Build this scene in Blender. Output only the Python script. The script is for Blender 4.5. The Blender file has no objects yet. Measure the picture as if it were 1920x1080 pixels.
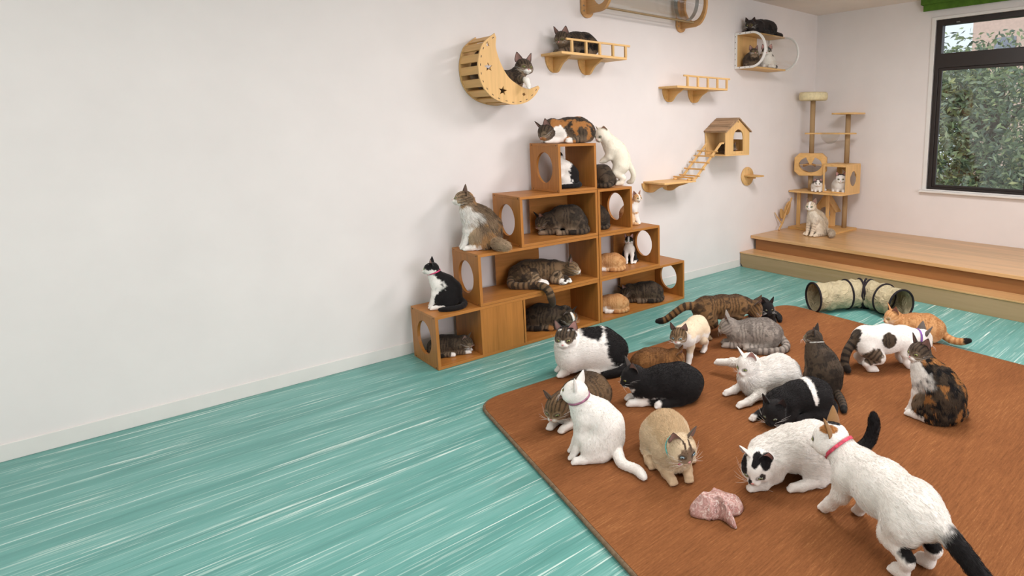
import bpy, math, random
import numpy as np
from mathutils import Vector, Matrix
from mathutils.geometry import tessellate_polygon

# ------------------------------------------------------------------ camera, world, lights, exposure
SC = bpy.context.scene
COL = SC.collection
PI = math.pi
R = math.radians

cam_data = bpy.data.cameras.new('camera')
cam = bpy.data.objects.new('camera', cam_data)
COL.objects.link(cam)
cam.location = (4.005, -6.458, 1.5)
_yaw, _pit, _rol = 0.7726, 0.1622, -0.0042
_f = Vector((-math.sin(_yaw) * math.cos(_pit), math.cos(_yaw) * math.cos(_pit), -math.sin(_pit)))
_r = Vector((math.cos(_yaw), math.sin(_yaw), 0))
_u = _r.cross(_f)
_r2 = _r * math.cos(_rol) + _u * math.sin(_rol)
_u2 = -_r * math.sin(_rol) + _u * math.cos(_rol)
cam.rotation_mode = 'QUATERNION'
cam.rotation_quaternion = Matrix((_r2, _u2, -_f)).transposed().to_quaternion()
cam_data.sensor_width = 36.0
cam_data.lens = 1129.95 / 1920 * 36.0
cam_data.shift_x = (960 - 1274.15) / 1920
cam_data.shift_y = (423.1 - 540) / 1920
cam_data.clip_end = 200
SC.camera = cam

world = bpy.data.worlds.new('daylight')
SC.world = world
world.use_nodes = True
_bg = world.node_tree.nodes['Background']
_bg.inputs['Color'].default_value = (0.83, 0.90, 1.0, 1)
_bg.inputs['Strength'].default_value = 1.0

sun_d = bpy.data.lights.new('sun', 'SUN')
sun_d.energy = 1.7
sun_d.angle = R(12)
sun_d.color = (1.0, 0.97, 0.9)
sun = bpy.data.objects.new('sun', sun_d)
COL.objects.link(sun)
sun.rotation_euler = (R(38), R(18), 0)

# ceiling lamps: (x, y, watts); the fixtures themselves are built with the room
LAMPS = [(2.2, -2.7, 52), (2.2, -4.7, 20), (2.4, -7.3, 34), (4.9, -2.7, 8), (4.9, -4.7, 5), (4.9, -7.2, 5)]
CEIL = 2.79
for _x, _y, _w in LAMPS:
    _l = bpy.data.lights.new('panel_light', 'AREA')
    _l.shape = 'RECTANGLE'
    _l.size = 1.15
    _l.size_y = 0.55
    _l.energy = _w
    _l.color = (1.0, 0.95, 0.945)
    _o = bpy.data.objects.new('panel_light', _l)
    COL.objects.link(_o)
    _o.location = (_x, _y, CEIL - 0.055)
# added side fill at an invented window out of view, lighting the shelf wall
RX, RY = 6.6, -9.2        # far extents of the room
_l = bpy.data.lights.new('side_fill_light', 'AREA')
_l.shape = 'RECTANGLE'; _l.size = 1.55; _l.size_y = 3.6; _l.energy = 92; _l.color = (1.0, 0.965, 1.0)
_o = bpy.data.objects.new('side_fill_light', _l); COL.objects.link(_o)
_o.location = (RX - 0.03, -4.4, 1.65); _o.rotation_euler = (0, R(90), 0)

SC.view_settings.view_transform = 'Standard'
SC.view_settings.look = 'None'
SC.view_settings.gamma = 1.0
SC.view_settings.use_curve_mapping = False
SC.view_settings.exposure = 0.38
try:
    SC.cycles.max_bounces = 8
    SC.cycles.diffuse_bounces = 4
    SC.cycles.transparent_max_bounces = 12
    SC.cycles.caustics_reflective = False
    SC.cycles.caustics_refractive = False
    SC.cycles.use_denoising = True
except Exception:
    pass

# ------------------------------------------------------------------ helpers
def lin(c):
    out = []
    for v in c[:3]:
        v = v / 255.0
        out.append(v / 12.92 if v <= 0.04045 else ((v + 0.055) / 1.055) ** 2.4)
    return out


def tag(o, label=None, cat=None, group=None, kind=None):
    if label: o['label'] = label
    if cat: o['category'] = cat
    if group: o['group'] = group
    if kind: o['kind'] = kind
    return o


def empty(name, loc, label, cat, group=None):
    o = bpy.data.objects.new(name, None)
    o.empty_display_size = 0.1
    o.location = loc
    COL.objects.link(o)
    return tag(o, label, cat, group)


class MB:
    """collects polygons in world coordinates; build() links them as one mesh object"""
    def __init__(s):
        s.v = []; s.f = []; s.sm = []

    def add(s, vs, fs, smooth=False):
        n = len(s.v)
        s.v += [tuple(v) for v in vs]
        s.f += [tuple(i + n for i in f) for f in fs]
        s.sm += [smooth] * len(fs)
        return s

    def box(s, x0, x1, y0, y1, z0, z1):
        vs = [(x0, y0, z0), (x1, y0, z0), (x1, y1, z0), (x0, y1, z0), (x0, y0, z1), (x1, y0, z1), (x1, y1, z1), (x0, y1, z1)]
        return s.add(vs, [(0, 3, 2, 1), (4, 5, 6, 7), (0, 1, 5, 4), (1, 2, 6, 5), (2, 3, 7, 6), (3, 0, 4, 7)])

    def obox(s, c, ax, hs):
        """box with centre c, three unit axes, half sizes"""
        c = Vector(c); a = [Vector(q) for q in ax]
        if a[0].cross(a[1]).dot(a[2]) < 0: a[2] = -a[2]
        vs = []
        for k in (-1, 1):
            for (i, j) in ((-1, -1), (1, -1), (1, 1), (-1, 1)):
                vs.append(c + a[0] * i * hs[0] + a[1] * j * hs[1] + a[2] * k * hs[2])
        return s.add(vs, [(0, 3, 2, 1), (4, 5, 6, 7), (0, 1, 5, 4), (1, 2, 6, 5), (2, 3, 7, 6), (3, 0, 4, 7)])

    def bar(s, p, q, w, t, up=(0, 0, 1)):
        p = Vector(p); q = Vector(q); d = (q - p); L = d.length; d.normalize()
        up = Vector(up); side = d.cross(up)
        if side.length < 1e-4: side = d.cross(Vector((1, 0, 0)))
        side.normalize(); up = side.cross(d)
        return s.obox((p + q) / 2, (d, side, up), (L / 2, w / 2, t / 2))

    def tube(s, pts, rad, n=12, closed=False, caps=True):
        pts = [Vector(p) for p in pts]; m = len(pts)
        rs = rad if isinstance(rad, (list, tuple)) else [rad] * m
        vs = []; fs = []
        prev = None
        for i, p in enumerate(pts):
            a = pts[(i - 1) % m] if (closed or i > 0) else p
            b = pts[(i + 1) % m] if (closed or i < m - 1) else p
            t = (b - a).normalized()
            if prev is None:
                nrm = t.orthogonal().normalized()
            else:
                nrm = prev - t * prev.dot(t)
                nrm = nrm.normalized() if nrm.length > 1e-6 else t.orthogonal().normalized()
            prev = nrm
            bi = t.cross(nrm)
            for k in range(n):
                a_ = 2 * PI * k / n
                vs.append(p + (nrm * math.cos(a_) + bi * math.sin(a_)) * rs[i])
        segs = m if closed else m - 1
        for i in range(segs):
            j = (i + 1) % m
            for k in range(n):
                fs.append((i * n + k, i * n + (k + 1) % n, j * n + (k + 1) % n, j * n + k))
        s.add(vs, fs, True)
        if caps and not closed:
            s.add(vs[:n], [tuple(range(n - 1, -1, -1))])
            s.add(vs[-n:], [tuple(range(n))])
        return s

    def lathe(s, c, prof, n=32, axis=(0, 0, 1), smooth=True):
        ax = Vector(axis).normalized(); e1 = ax.orthogonal().normalized(); e2 = ax.cross(e1); c = Vector(c)
        vs = []; fs = []
        for (r, h) in prof:
            for k in range(n):
                a = 2 * PI * k / n
                vs.append(c + ax * h + (e1 * math.cos(a) + e2 * math.sin(a)) * r)
        for i in range(len(prof) - 1):
            for k in range(n):
                fs.append((i * n + k, i * n + (k + 1) % n, (i + 1) * n + (k + 1) % n, (i + 1) * n + k))
        return s.add(vs, fs, smooth)

    def plate(s, outer, holes, o, ea, eb, th):
        """flat plate with holes: 2D outlines in (a,b), origin o, axes ea, eb, thickness th along ea x eb (centred)"""
        o = Vector(o); ea = Vector(ea); eb = Vector(eb); n = ea.cross(eb).normalized()

        def area(l):
            return sum(l[i][0] * l[(i + 1) % len(l)][1] - l[(i + 1) % len(l)][0] * l[i][1] for i in range(len(l)))
        outer = list(outer) if area(outer) > 0 else list(outer)[::-1]
        holes = [list(h)[::-1] if area(h) > 0 else list(h) for h in holes]
        loops = [outer] + holes
        flat = [p for l in loops for p in l]
        tri = tessellate_polygon([[Vector((a, b, 0)) for a, b in l] for l in loops])
        N = len(flat)
        vs = [o + ea * a + eb * b + n * th / 2 for a, b in flat] + [o + ea * a + eb * b - n * th / 2 for a, b in flat]
        fs = []
        for t in tri:
            a, b, c = t
            (ax, ay), (bx, by), (cx, cy) = flat[a], flat[b], flat[c]
            if (bx - ax) * (cy - ay) - (by - ay) * (cx - ax) < 0: b, c = c, b
            fs.append((a, b, c)); fs.append((a + N, c + N, b + N))
        k = 0
        for l in loops:
            m = len(l)
            for i in range(m):
                a, b = k + i, k + (i + 1) % m
                fs.append((a, a + N, b + N, b))
            k += m
        return s.add(vs, fs)

    def build(s, name, mat, parent=None, bevel=0.0, smooth_angle=None):
        me = bpy.data.meshes.new(name)
        off = Vector(parent.location) if parent is not None else Vector((0, 0, 0))
        if parent is not None and parent.parent is not None: off = off + Vector(parent.parent.location)
        me.from_pydata([Vector(v) - off for v in s.v], [], s.f)
        me.update()
        for p, q in zip(me.polygons, s.sm): p.use_smooth = q
        o = bpy.data.objects.new(name, me)
        COL.objects.link(o)
        if isinstance(mat, (list, tuple)):
            for q in mat: me.materials.append(q)
        else:
            me.materials.append(mat)
        if parent is not None: o.parent = parent
        if bevel > 0:
            m = o.modifiers.new('bevel', 'BEVEL'); m.width = bevel; m.segments = 2; m.limit_method = 'ANGLE'; m.angle_limit = R(40)
        return o


def circle(ca, cb, r, n=32, rb=None):
    rb = rb or r
    return [(ca + r * math.cos(2 * PI * k / n), cb + rb * math.sin(2 * PI * k / n)) for k in range(n)]


def spline(pts, n=8, closed=False):
    """Catmull-Rom through points"""
    pts = [np.array(p, float) for p in pts]; m = len(pts); out = []
    rng = range(m) if closed else range(m - 1)
    for i in rng:
        p0 = pts[(i - 1) % m] if (closed or i > 0) else pts[0] * 2 - pts[1]
        p1 = pts[i]; p2 = pts[(i + 1) % m]
        p3 = pts[(i + 2) % m] if (closed or i + 2 < m) else pts[-1] * 2 - pts[-2]
        for k in range(n):
            t = k / n
            out.append(0.5 * (2 * p1 + (p2 - p0) * t + (2 * p0 - 5 * p1 + 4 * p2 - p3) * t * t + (3 * p1 - p0 - 3 * p2 + p3) * t ** 3))
    if not closed: out.append(pts[-1])
    return [tuple(p) for p in out]


# ------------------------------------------------------------------ materials
def mat_base(name):
    m = bpy.data.materials.new(name); m.use_nodes = True
    nt = m.node_tree; b = nt.nodes['Principled BSDF']
    return m, nt, b


def N(nt, typ, **kw):
    n = nt.nodes.new(typ)
    for k, v in kw.items():
        if k in n.inputs: n.inputs[k].default_value = v
        else: setattr(n, k, v)
    return n


def coords(nt, scale, rot=(0, 0, 0), kind='Object'):
    tc = N(nt, 'ShaderNodeTexCoord'); mp = N(nt, 'ShaderNodeMapping')
    mp.inputs['Scale'].default_value = scale; mp.inputs['Rotation'].default_value = rot
    nt.links.new(tc.outputs[kind], mp.inputs['Vector'])
    return mp.outputs['Vector']


def noise(nt, vec, scale, detail=4, rough=0.55, dist=0.0):
    n = N(nt, 'ShaderNodeTexNoise'); n.inputs['Scale'].default_value = scale; n.inputs['Detail'].default_value = detail
    n.inputs['Roughness'].default_value = rough; n.inputs['Distortion'].default_value = dist
    nt.links.new(vec, n.inputs['Vector'])
    return n.outputs['Fac']


def ramp(nt, fac, stops):
    r = N(nt, 'ShaderNodeValToRGB'); e = r.color_ramp.elements
    while len(e) > len(stops): e.remove(e[-1])
    while len(e) < len(stops): e.new(0.5)
    for q, (p, c) in zip(e, stops):
        q.position = p; q.color = (*lin(c), 1)
    nt.links.new(fac, r.inputs['Fac'])
    return r.outputs['Color']


def bump(nt, b, fac, strength, dist=0.01):
    n = N(nt, 'ShaderNodeBump'); n.inputs['Strength'].default_value = strength; n.inputs['Distance'].default_value = dist
    nt.links.new(fac, n.inputs['Height']); nt.links.new(n.outputs['Normal'], b.inputs['Normal'])


def plain(name, c, rough=0.6, var=0.06, spec=0.3, metallic=0.0, scale=8, bmp=0.0):
    m, nt, b = mat_base(name)
    v = coords(nt, (1, 1, 1)); f = noise(nt, v, scale)
    lo = [max(0, q * (1 - var)) for q in c]; hi = [min(255, q * (1 + var)) for q in c]
    nt.links.new(ramp(nt, f, [(0.3, lo), (0.7, hi)]), b.inputs['Base Color'])
    b.inputs['Roughness'].default_value = rough; b.inputs['Metallic'].default_value = metallic
    b.inputs['Specular IOR Level'].default_value = spec
    if bmp: bump(nt, b, noise(nt, v, scale * 12), bmp, 0.004)
    return m


def wood(name, c, axis='y', var=0.13, rough=0.5, fine=55, spec=0.35, coat=0.0):
    m, nt, b = mat_base(name)
    s = {'x': (0.06, 1, 1), 'y': (1, 0.06, 1), 'z': (1, 1, 0.06)}[axis]
    v = coords(nt, s)
    f1 = noise(nt, v, fine, 3, 0.6, 0.4); f2 = noise(nt, v, 7, 3, 0.5, 0.8)
    mx = N(nt, 'ShaderNodeMath', operation='MULTIPLY_ADD'); mx.inputs[1].default_value = 0.5
    ml = N(nt, 'ShaderNodeMath', operation='MULTIPLY'); ml.inputs[1].default_value = 0.5
    nt.links.new(f2, ml.inputs[0]); nt.links.new(f1, mx.inputs[0]); nt.links.new(ml.outputs[0], mx.inputs[2])
    lo = [q * (1 - var) for q in c]; lo[2] *= 0.93; hi = [min(255, q * (1 + var * 0.7)) for q in c]
    nt.links.new(ramp(nt, mx.outputs[0], [(0.36, lo), (0.5, c), (0.64, hi)]), b.inputs['Base Color'])
    b.inputs['Roughness'].default_value = rough; b.inputs['Specular IOR Level'].default_value = spec
    bump(nt, b, f1, 0.05, 0.002)
    return m


def glassy(name, tint=(0.96, 0.97, 0.96), refl=0.9):
    m = bpy.data.materials.new(name); m.use_nodes = True; nt = m.node_tree; nt.nodes.clear()
    out = N(nt, 'ShaderNodeOutputMaterial'); mix = N(nt, 'ShaderNodeMixShader'); tr = N(nt, 'ShaderNodeBsdfTransparent'); gl = N(nt, 'ShaderNodeBsdfGlossy')
    lw = N(nt, 'ShaderNodeLayerWeight'); pw = N(nt, 'ShaderNodeMath', operation='POWER'); pw.inputs[1].default_value = 3.5; nt.links.new(lw.outputs['Facing'], pw.inputs[0])
    fr = N(nt, 'ShaderNodeMath', operation='MULTIPLY_ADD'); fr.inputs[1].default_value = 0.5; fr.inputs[2].default_value = 0.06; nt.links.new(pw.outputs[0], fr.inputs[0])
    v = coords(nt, (1, 1, 1)); nz = noise(nt, v, 3)
    mr = N(nt, 'ShaderNodeMapRange'); mr.inputs['To Min'].default_value = 0.02; mr.inputs['To Max'].default_value = 0.05
    nt.links.new(nz, mr.inputs['Value']); nt.links.new(mr.outputs['Result'], gl.inputs['Roughness'])
    tr.inputs['Color'].default_value = (*tint, 1); gl.inputs['Color'].default_value = (refl, refl, refl, 1)
    nt.links.new(fr.outputs[0], mix.inputs['Fac']); nt.links.new(tr.outputs[0], mix.inputs[1]); nt.links.new(gl.outputs[0], mix.inputs[2])
    nt.links.new(mix.outputs[0], out.inputs['Surface'])
    return m


M = {}
M['wall'] = plain('wall_paint', (229, 222, 219), 0.85, 0.012, 0.15, scale=2.5, bmp=0.03)
M['ceiling'] = plain('ceiling_paint', (232, 222, 214), 0.9, 0.012, 0.1, scale=3, bmp=0.03)
M['base'] = plain('baseboard_vinyl', (222, 218, 213), 0.55, 0.01, 0.3)
M['honey'] = wood('honey_plywood', (172, 113, 54), 'y', 0.10, 0.42)
M['honey_v'] = wood('honey_plywood_upright', (170, 111, 52), 'z', 0.10, 0.42)
M['birch'] = wood('birch_ply', (221, 178, 118), 'y', 0.07, 0.5, 40)
M['birch_v'] = wood('birch_ply_upright', (219, 176, 117), 'z', 0.07, 0.5, 40)
M['birch_x'] = wood('birch_ply_outward', (212, 166, 104), 'x', 0.08, 0.5, 40)
M['tan_ply'] = wood('tan_ply', (194, 148, 98), 'x', 0.08, 0.5, 40)
M['oak'] = wood('oak_deck', (200, 158, 110), 'x', 0.10, 0.28, 30, 0.5)
M['oak_edge'] = wood('oak_edge', (196, 142, 70), 'x', 0.08, 0.4, 30)
M['riser'] = wood('brown_riser', (140, 96, 56), 'x', 0.08, 0.5, 30)
M['greige'] = wood('greige_board', (158, 134, 100), 'x', 0.05, 0.55, 30)
M['white_plastic'] = plain('white_plastic', (232, 230, 226), 0.4, 0.01, 0.4)
M['white_trim'] = plain('white_trim', (224, 221, 217), 0.45, 0.01, 0.4)
M['dark_frame'] = plain('dark_bronze_frame', (40, 33, 31), 0.4, 0.06, 0.45)
M['grey_metal'] = plain('grey_metal', (140, 138, 134), 0.4, 0.05, 0.5, 0.6)
M['screw'] = plain('dark_screw', (70, 52, 38), 0.5, 0.1, 0.4)
M['green'] = plain('green_blind_fabric', (78, 112, 40), 0.85, 0.10, 0.15, scale=14, bmp=0.1)
M['cream_plush'] = plain('cream_plush', (226, 212, 172), 0.95, 0.05, 0.05, scale=40, bmp=0.4)
M['clear'] = glassy('clear_acrylic', (0.92, 0.915, 0.895))
M['pane'] = glassy('window_pane', (0.95, 0.97, 0.97))
M['leafwood'] = wood('rattan_wood', (198, 156, 100), 'z', 0.12, 0.6, 60)
M['roofwood'] = wood('weathered_shingle', (158, 130, 102), 'x', 0.22, 0.75, 45)


def make_floor():
    m, nt, b = mat_base('teal_streaked_vinyl')
    v1 = coords(nt, (44, 1.0, 1)); v2 = coords(nt, (90, 2.2, 1)); v3 = coords(nt, (9, 0.45, 1)); v4 = coords(nt, (170, 6, 1))
    base = ramp(nt, noise(nt, v3, 1.0, 3, 0.6), [(0.3, (88, 145, 138)), (0.5, (100, 159, 151)), (0.72, (120, 173, 166))])
    s1 = noise(nt, v1, 1.0, 5, 0.62, 0.6); s2 = noise(nt, v2, 1.0, 4, 0.6, 0.4); s4 = noise(nt, v4, 1.0, 3, 0.6)
    def step(f, a, c):
        mr = N(nt, 'ShaderNodeMapRange', interpolation_type='SMOOTHSTEP'); mr.inputs['From Min'].default_value = a; mr.inputs['From Max'].default_value = c
        nt.links.new(f, mr.inputs['Value']); return mr.outputs['Result']
    def mix(fac, c1, col, amt):
        ml = N(nt, 'ShaderNodeMath', operation='MULTIPLY'); ml.inputs[1].default_value = amt; nt.links.new(fac, ml.inputs[0])
        mx = N(nt, 'ShaderNodeMix', data_type='RGBA'); nt.links.new(ml.outputs[0], mx.inputs['Factor']); nt.links.new(c1, mx.inputs[6])
        mx.inputs[7].default_value = (*lin(col), 1); return mx.outputs[2]
    c = mix(step(s4, 0.42, 0.75), base, (74, 134, 124), 0.45)
    c = mix(step(s2, 0.55, 0.66), c, (206, 228, 218), 0.45)
    c = mix(step(s1, 0.60, 0.665), c, (226, 240, 232), 0.72)
    c = mix(step(s1, 0.42, 0.33), c, (64, 122, 114), 0.4)
    nt.links.new(c, b.inputs['Base Color'])
    b.inputs['Roughness'].default_value = 0.38; b.inputs['Specular IOR Level'].default_value = 0.4
    return m


def make_rug():
    m, nt, b = mat_base('rust_brown_rug')
    v = coords(nt, (150, 9, 1), (0, 0, 0)); v2 = coords(nt, (3, 1.2, 1)); v3 = coords(nt, (420, 60, 1))
    f = noise(nt, v, 1.0, 3, 0.6, 0.3); g = noise(nt, v2, 1.0, 4, 0.55); h = noise(nt, v3, 1, 2)
    a = N(nt, 'ShaderNodeMath', operation='MULTIPLY_ADD'); a.inputs[1].default_value = 0.42
    c = N(nt, 'ShaderNodeMath', operation='MULTIPLY_ADD'); c.inputs[1].default_value = 0.30
    d = N(nt, 'ShaderNodeMath', operation='MULTIPLY'); d.inputs[1].default_value = 0.28
    nt.links.new(h, d.inputs[0]); nt.links.new(g, c.inputs[0]); nt.links.new(d.outputs[0], c.inputs[2]); nt.links.new(f, a.inputs[0]); nt.links.new(c.outputs[0], a.inputs[2])
    col = ramp(nt, a.outputs[0], [(0.34, (101, 62, 36)), (0.48, (127, 80, 47)), (0.56, (137, 88, 52)), (0.68, (168, 118, 76))])
    nt.links.new(col, b.inputs['Base Color'])
    b.inputs['Roughness'].default_value = 0.9; b.inputs['Specular IOR Level'].default_value = 0.12
    bump(nt, b, f, 0.35, 0.004)
    return m


def make_sisal():
    m, nt, b = mat_base('sisal_rope')
    tc = N(nt, 'ShaderNodeTexCoord'); w = N(nt, 'ShaderNodeTexWave', wave_type='BANDS', bands_direction='Z'); w.inputs['Scale'].default_value = 62; w.inputs['Distortion'].default_value = 0.6
    nt.links.new(tc.outputs['Object'], w.inputs['Vector'])
    nt.links.new(ramp(nt, w.outputs['Fac'], [(0.1, (158, 128, 92)), (0.6, (200, 168, 126))]), b.inputs['Base Color'])
    b.inputs['Roughness'].default_value = 0.9; b.inputs['Specular IOR Level'].default_value = 0.1
    bump(nt, b, w.outputs['Fac'], 0.6, 0.004)
    return m


def make_fabric(name, c, wr=0.5):
    m, nt, b = mat_base(name)
    v = coords(nt, (1, 1, 1)); f = noise(nt, v, 16, 3, 0.5, 1.5)
    nt.links.new(ramp(nt, f, [(0.3, [q * 0.93 for q in c]), (0.7, [min(255, q * 1.05) for q in c])]), b.inputs['Base Color'])
    b.inputs['Roughness'].default_value = 0.6; b.inputs['Specular IOR Level'].default_value = 0.3
    bump(nt, b, f, wr, 0.03)
    return m


M['floor'] = make_floor(); M['rug'] = make_rug(); M['sisal'] = make_sisal()
M['rug_edge'] = plain('rug_binding', (116, 98, 78), 0.9, 0.12, 0.1, scale=60, bmp=0.3)
M['tunnel'] = make_fabric('beige_tunnel_fabric', (178, 166, 134), 0.8)
M['black_trim'] = plain('black_binding', (34, 29, 33), 0.7, 0.1, 0.2)

# ------------------------------------------------------------------ the room
b = MB(); b.box(-0.12, RX + 0.12, RY - 0.12, 0.12, -0.12, 0); tag(b.build('floor', M['floor']), kind='structure')
b = MB(); b.box(-0.12, RX + 0.12, RY - 0.12, 0.12, CEIL, CEIL + 0.12); tag(b.build('ceiling', M['ceiling']), kind='structure')
b = MB(); b.box(-0.12, 0, RY - 0.12, 0.12, 0, CEIL); tag(b.build('wall_left', M['wall']), kind='structure')
WX0, WX1, WZ0, WZ1 = 1.405, 3.30, 0.835, 2.57     # window opening
b = MB()
b.plate([(0, 0), (RX + 0.12, 0), (RX + 0.12, CEIL), (0, CEIL)], [[(WX0, WZ0), (WX1, WZ0), (WX1, WZ1), (WX0, WZ1)]], (0, 0.06, 0), (1, 0, 0), (0, 0, 1), 0.12)
tag(b.build('wall_right', M['wall']), kind='structure')
b = MB(); b.plate([(RY, 0), (0, 0), (0, CEIL), (RY, CEIL)], [[(-6.25, .85), (-2.55, .85), (-2.55, 2.45), (-6.25, 2.45)]], (RX + .06, 0, 0), (0, 1, 0), (0, 0, 1), .12); tag(b.build('wall_far', M['wall']), kind='structure')
added_win = tag(bpy.data.objects.new('added_window', None), kind='structure'); COL.objects.link(added_win); added_win.location = (RX, -4.4, .85)  # invented window, out of view, added to frame the side fill light
b = MB(); b.plate([(-6.25, .85), (-2.55, .85), (-2.55, 2.45), (-6.25, 2.45)], [[(-6.19 + k * .91, .91), (-6.19 + k * .91 + .85, .91), (-6.19 + k * .91 + .85, 2.39), (-6.19 + k * .91, 2.39)] for k in range(4)], (RX + .06, 0, 0), (0, 1, 0), (0, 0, 1), .06); tag(b.build('window_frame', M['dark_frame'], added_win), kind='structure')
b = MB(); b.box(RX + .058, RX + .062, -6.2, -2.6, .9, 2.4); tag(b.build('window_pane', M['pane'], added_win), kind='structure')
b = MB(); b.box(0, RX, RY - 0.12, RY, 0, CEIL); tag(b.build('wall_back', M['wall']), kind='structure')
b = MB(); b.box(0.0, 0.008, RY, -1.425, 0.0, 0.082); tag(b.build('baseboard_left', M['base'], bevel=0.003), kind='structure')

# ceiling panel lamps
for x, y, w in LAMPS:
    e = empty('ceiling_light', (x, y, CEIL), 'white rectangular panel lamp flush on the ceiling', 'ceiling light', 'ceiling panel lamps')
    b = MB(); b.plate([(x - .62, y - .32), (x + .62, y - .32), (x + .62, y + .32), (x - .62, y + .32)], [[(x - .59, y - .29), (x + .59, y - .29), (x + .59, y + .29), (x - .59, y + .29)]], (0, 0, CEIL - 0.02), (1, 0, 0), (0, 1, 0), 0.04)
    b.build('frame', M['white_plastic'], e)
    b = MB(); b.box(x - .59, x + .59, y - .29, y + .29, CEIL - 0.03, CEIL - 0.02); b.build('diffuser', M['white_trim'], e)

# window: bronze frame, transom light above, sliding sashes below, white casing
win = tag(bpy.data.objects.new('window_1', None), kind='structure'); COL.objects.link(win); win.location = (WX0, 0, WZ0)
FY0, FY1 = 0.012, 0.085
b = MB()
b.plate([(WX0, WZ0), (WX1, WZ0), (WX1, WZ1), (WX0, WZ1)], [[(WX0 + .062, 2.235), (WX1 - .062, 2.235), (WX1 - .062, 2.515), (WX0 + .062, 2.515)], [(WX0 + .045, WZ0 + .025), (WX1 - .045, WZ0 + .025), (WX1 - .045, 2.09), (WX0 + .045, 2.09)]], (0, (FY0 + FY1) / 2, 0), (1, 0, 0), (0, 0, 1), FY1 - FY0)
tag(b.build('window_frame', M['dark_frame'], win, 0.004), kind='structure')
for k, (x0, x1, yy) in enumerate(((WX0 + .045, 2.365, 0.035), (2.325, WX1 - .045, 0.062))):
    b = MB(); b.plate([(x0, WZ0 + .025), (x1, WZ0 + .025), (x1, 2.09), (x0, 2.09)], [[(x0 + .035, WZ0 + .05), (x1 - .035, WZ0 + .05), (x1 - .035, 2.062), (x0 + .035, 2.062)]], (0, yy, 0), (1, 0, 0), (0, 0, 1), 0.024)
    s = tag(b.build('window_sash', M['dark_frame'], win, 0.003), kind='structure')
    b = MB(); b.box(x0 + .03, x1 - .03, yy - .002, yy + .002, WZ0 + .045, 2.07); tag(b.build('window_pane', M['pane'], win), kind='structure')
b = MB(); b.box(WX0 + .058, WX1 - .058, .046, .05, 2.23, 2.52); tag(b.build('window_pane', M['pane'], win), kind='structure')
b = MB(); b.bar((WX0 + .2, .006, 2.53), (WX0 + .235, .006, 2.53), .012, .012); tag(b.build('window_latch', M['grey_metal'], win), kind='structure')
b = MB()
b.plate([(WX0 - .042, WZ0 - .012), (WX1 + .042, WZ0 - .012), (WX1 + .042, WZ1 + .03), (WX0 - .042, WZ1 + .03)], [[(WX0, WZ0), (WX1, WZ0), (WX1, WZ1), (WX0, WZ1)]], (0, 0.0, 0), (1, 0, 0), (0, 0, 1), 0.024)
tag(b.build('trim_1', M['white_trim'], None, 0.003), kind='structure')
b = MB(); b.box(WX0 - .062, WX1 + .062, -.055, .01, WZ0 - .034, WZ0 - .012); tag(b.build('trim_2', M['white_trim'], None, 0.004), kind='structure')

# folded green blind over the window
e = empty('window_blind', (1.28, -.01, 2.66), 'green fabric blind pulled up above the window', 'blind')
b = MB(); b.box(1.26, 3.45, -.075, -.006, 2.725, 2.788); b.build('headrail', M['green'], e, 0.006)
b = MB()
for k in range(3): b.box(1.285, 3.43, -.062 + k * .017, -.05 + k * .017, 2.66 + k * .006, 2.75)
b.build('folded_fabric', M['green'], e, 0.005)

# ------------------------------------------------------------------ stepped platform along the window wall
e = empty('stepped_platform', (0, -1.42, 0), 'long stepped oak platform running under the window', 'platform')
PL = RX - 0.004
def notch(x0, x1, y0, y1, z0, z1):
    q = MB(); q.box(x0, x1, y0, y1, z0, z1); return q
b = MB()
b.plate([(0.012, .04), (0.02, .03), (0.035, .018), (0.04, 0.001), (PL, 0.001), (PL, .148), (0.012, .148)], [], (0, -1.405, 0), (1, 0, 0), (0, 0, 1), 0.02)
b.build('step_riser', M['greige'], e)
notch(0.004, PL, -1.42, -1.17, .148, .163).build('step_tread', M['oak'], e, 0.003)
notch(0.05, PL, -1.196, -1.176, .163, .287).build('deck_riser', M['riser'], e)
notch(0.004, PL, -1.232, -0.004, .287, .32).build('deck', M['oak'], e, 0.004)

# ------------------------------------------------------------------ rug
e = empty('rug', (1.2, -5.0, 0), 'large rust brown rug with rounded corners under the cats', 'rug')
def round_poly(pts, rads, n=8):
    out = []
    m = len(pts)
    for i in range(m):
        p = np.array(pts[i]); a = np.array(pts[i - 1]); c = np.array(pts[(i + 1) % m]); r = rads[i]
        u = (a - p) / np.linalg.norm(a - p); w = (c - p) / np.linalg.norm(c - p)
        ang = math.acos(np.clip(u @ w, -1, 1)); d = r / math.tan(ang / 2)
        s, t = p + u * d, p + w * d
        for k in range(n + 1):
            q = k / n
            out.append(tuple((1 - q) ** 2 * s + 2 * q * (1 - q) * p + q * q * t))
    return out
RUG = [(1.035, -5.015), (4.7, -5.62), (4.75, -2.47), (1.19, -2.29)]
out_ = round_poly(RUG, [.17, .2, .2, .16])
c_ = np.mean(np.array(RUG), 0)
def inset(poly, d):
    P_ = np.array(poly); o = []
    for i in range(len(P_)):
        t = P_[(i + 1) % len(P_)] - P_[i - 1]; t = t / (np.linalg.norm(t) + 1e-9); nrm = np.array([-t[1], t[0]])
        o.append(tuple(P_[i] + nrm * d))
    return o
in_ = inset(out_, .012)
b = MB(); b.plate(in_, [], (0, 0, .0105), (1, 0, 0), (0, 1, 0), .018); b.build('pile', M['rug'], e)
b = MB(); b.tube([(x, y, .0105) for x, y in inset(out_, .007)], .0095, 8, closed=True); b.build('binding', M['rug_edge'], e)
ZR = .0195      # top of the rug

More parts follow.
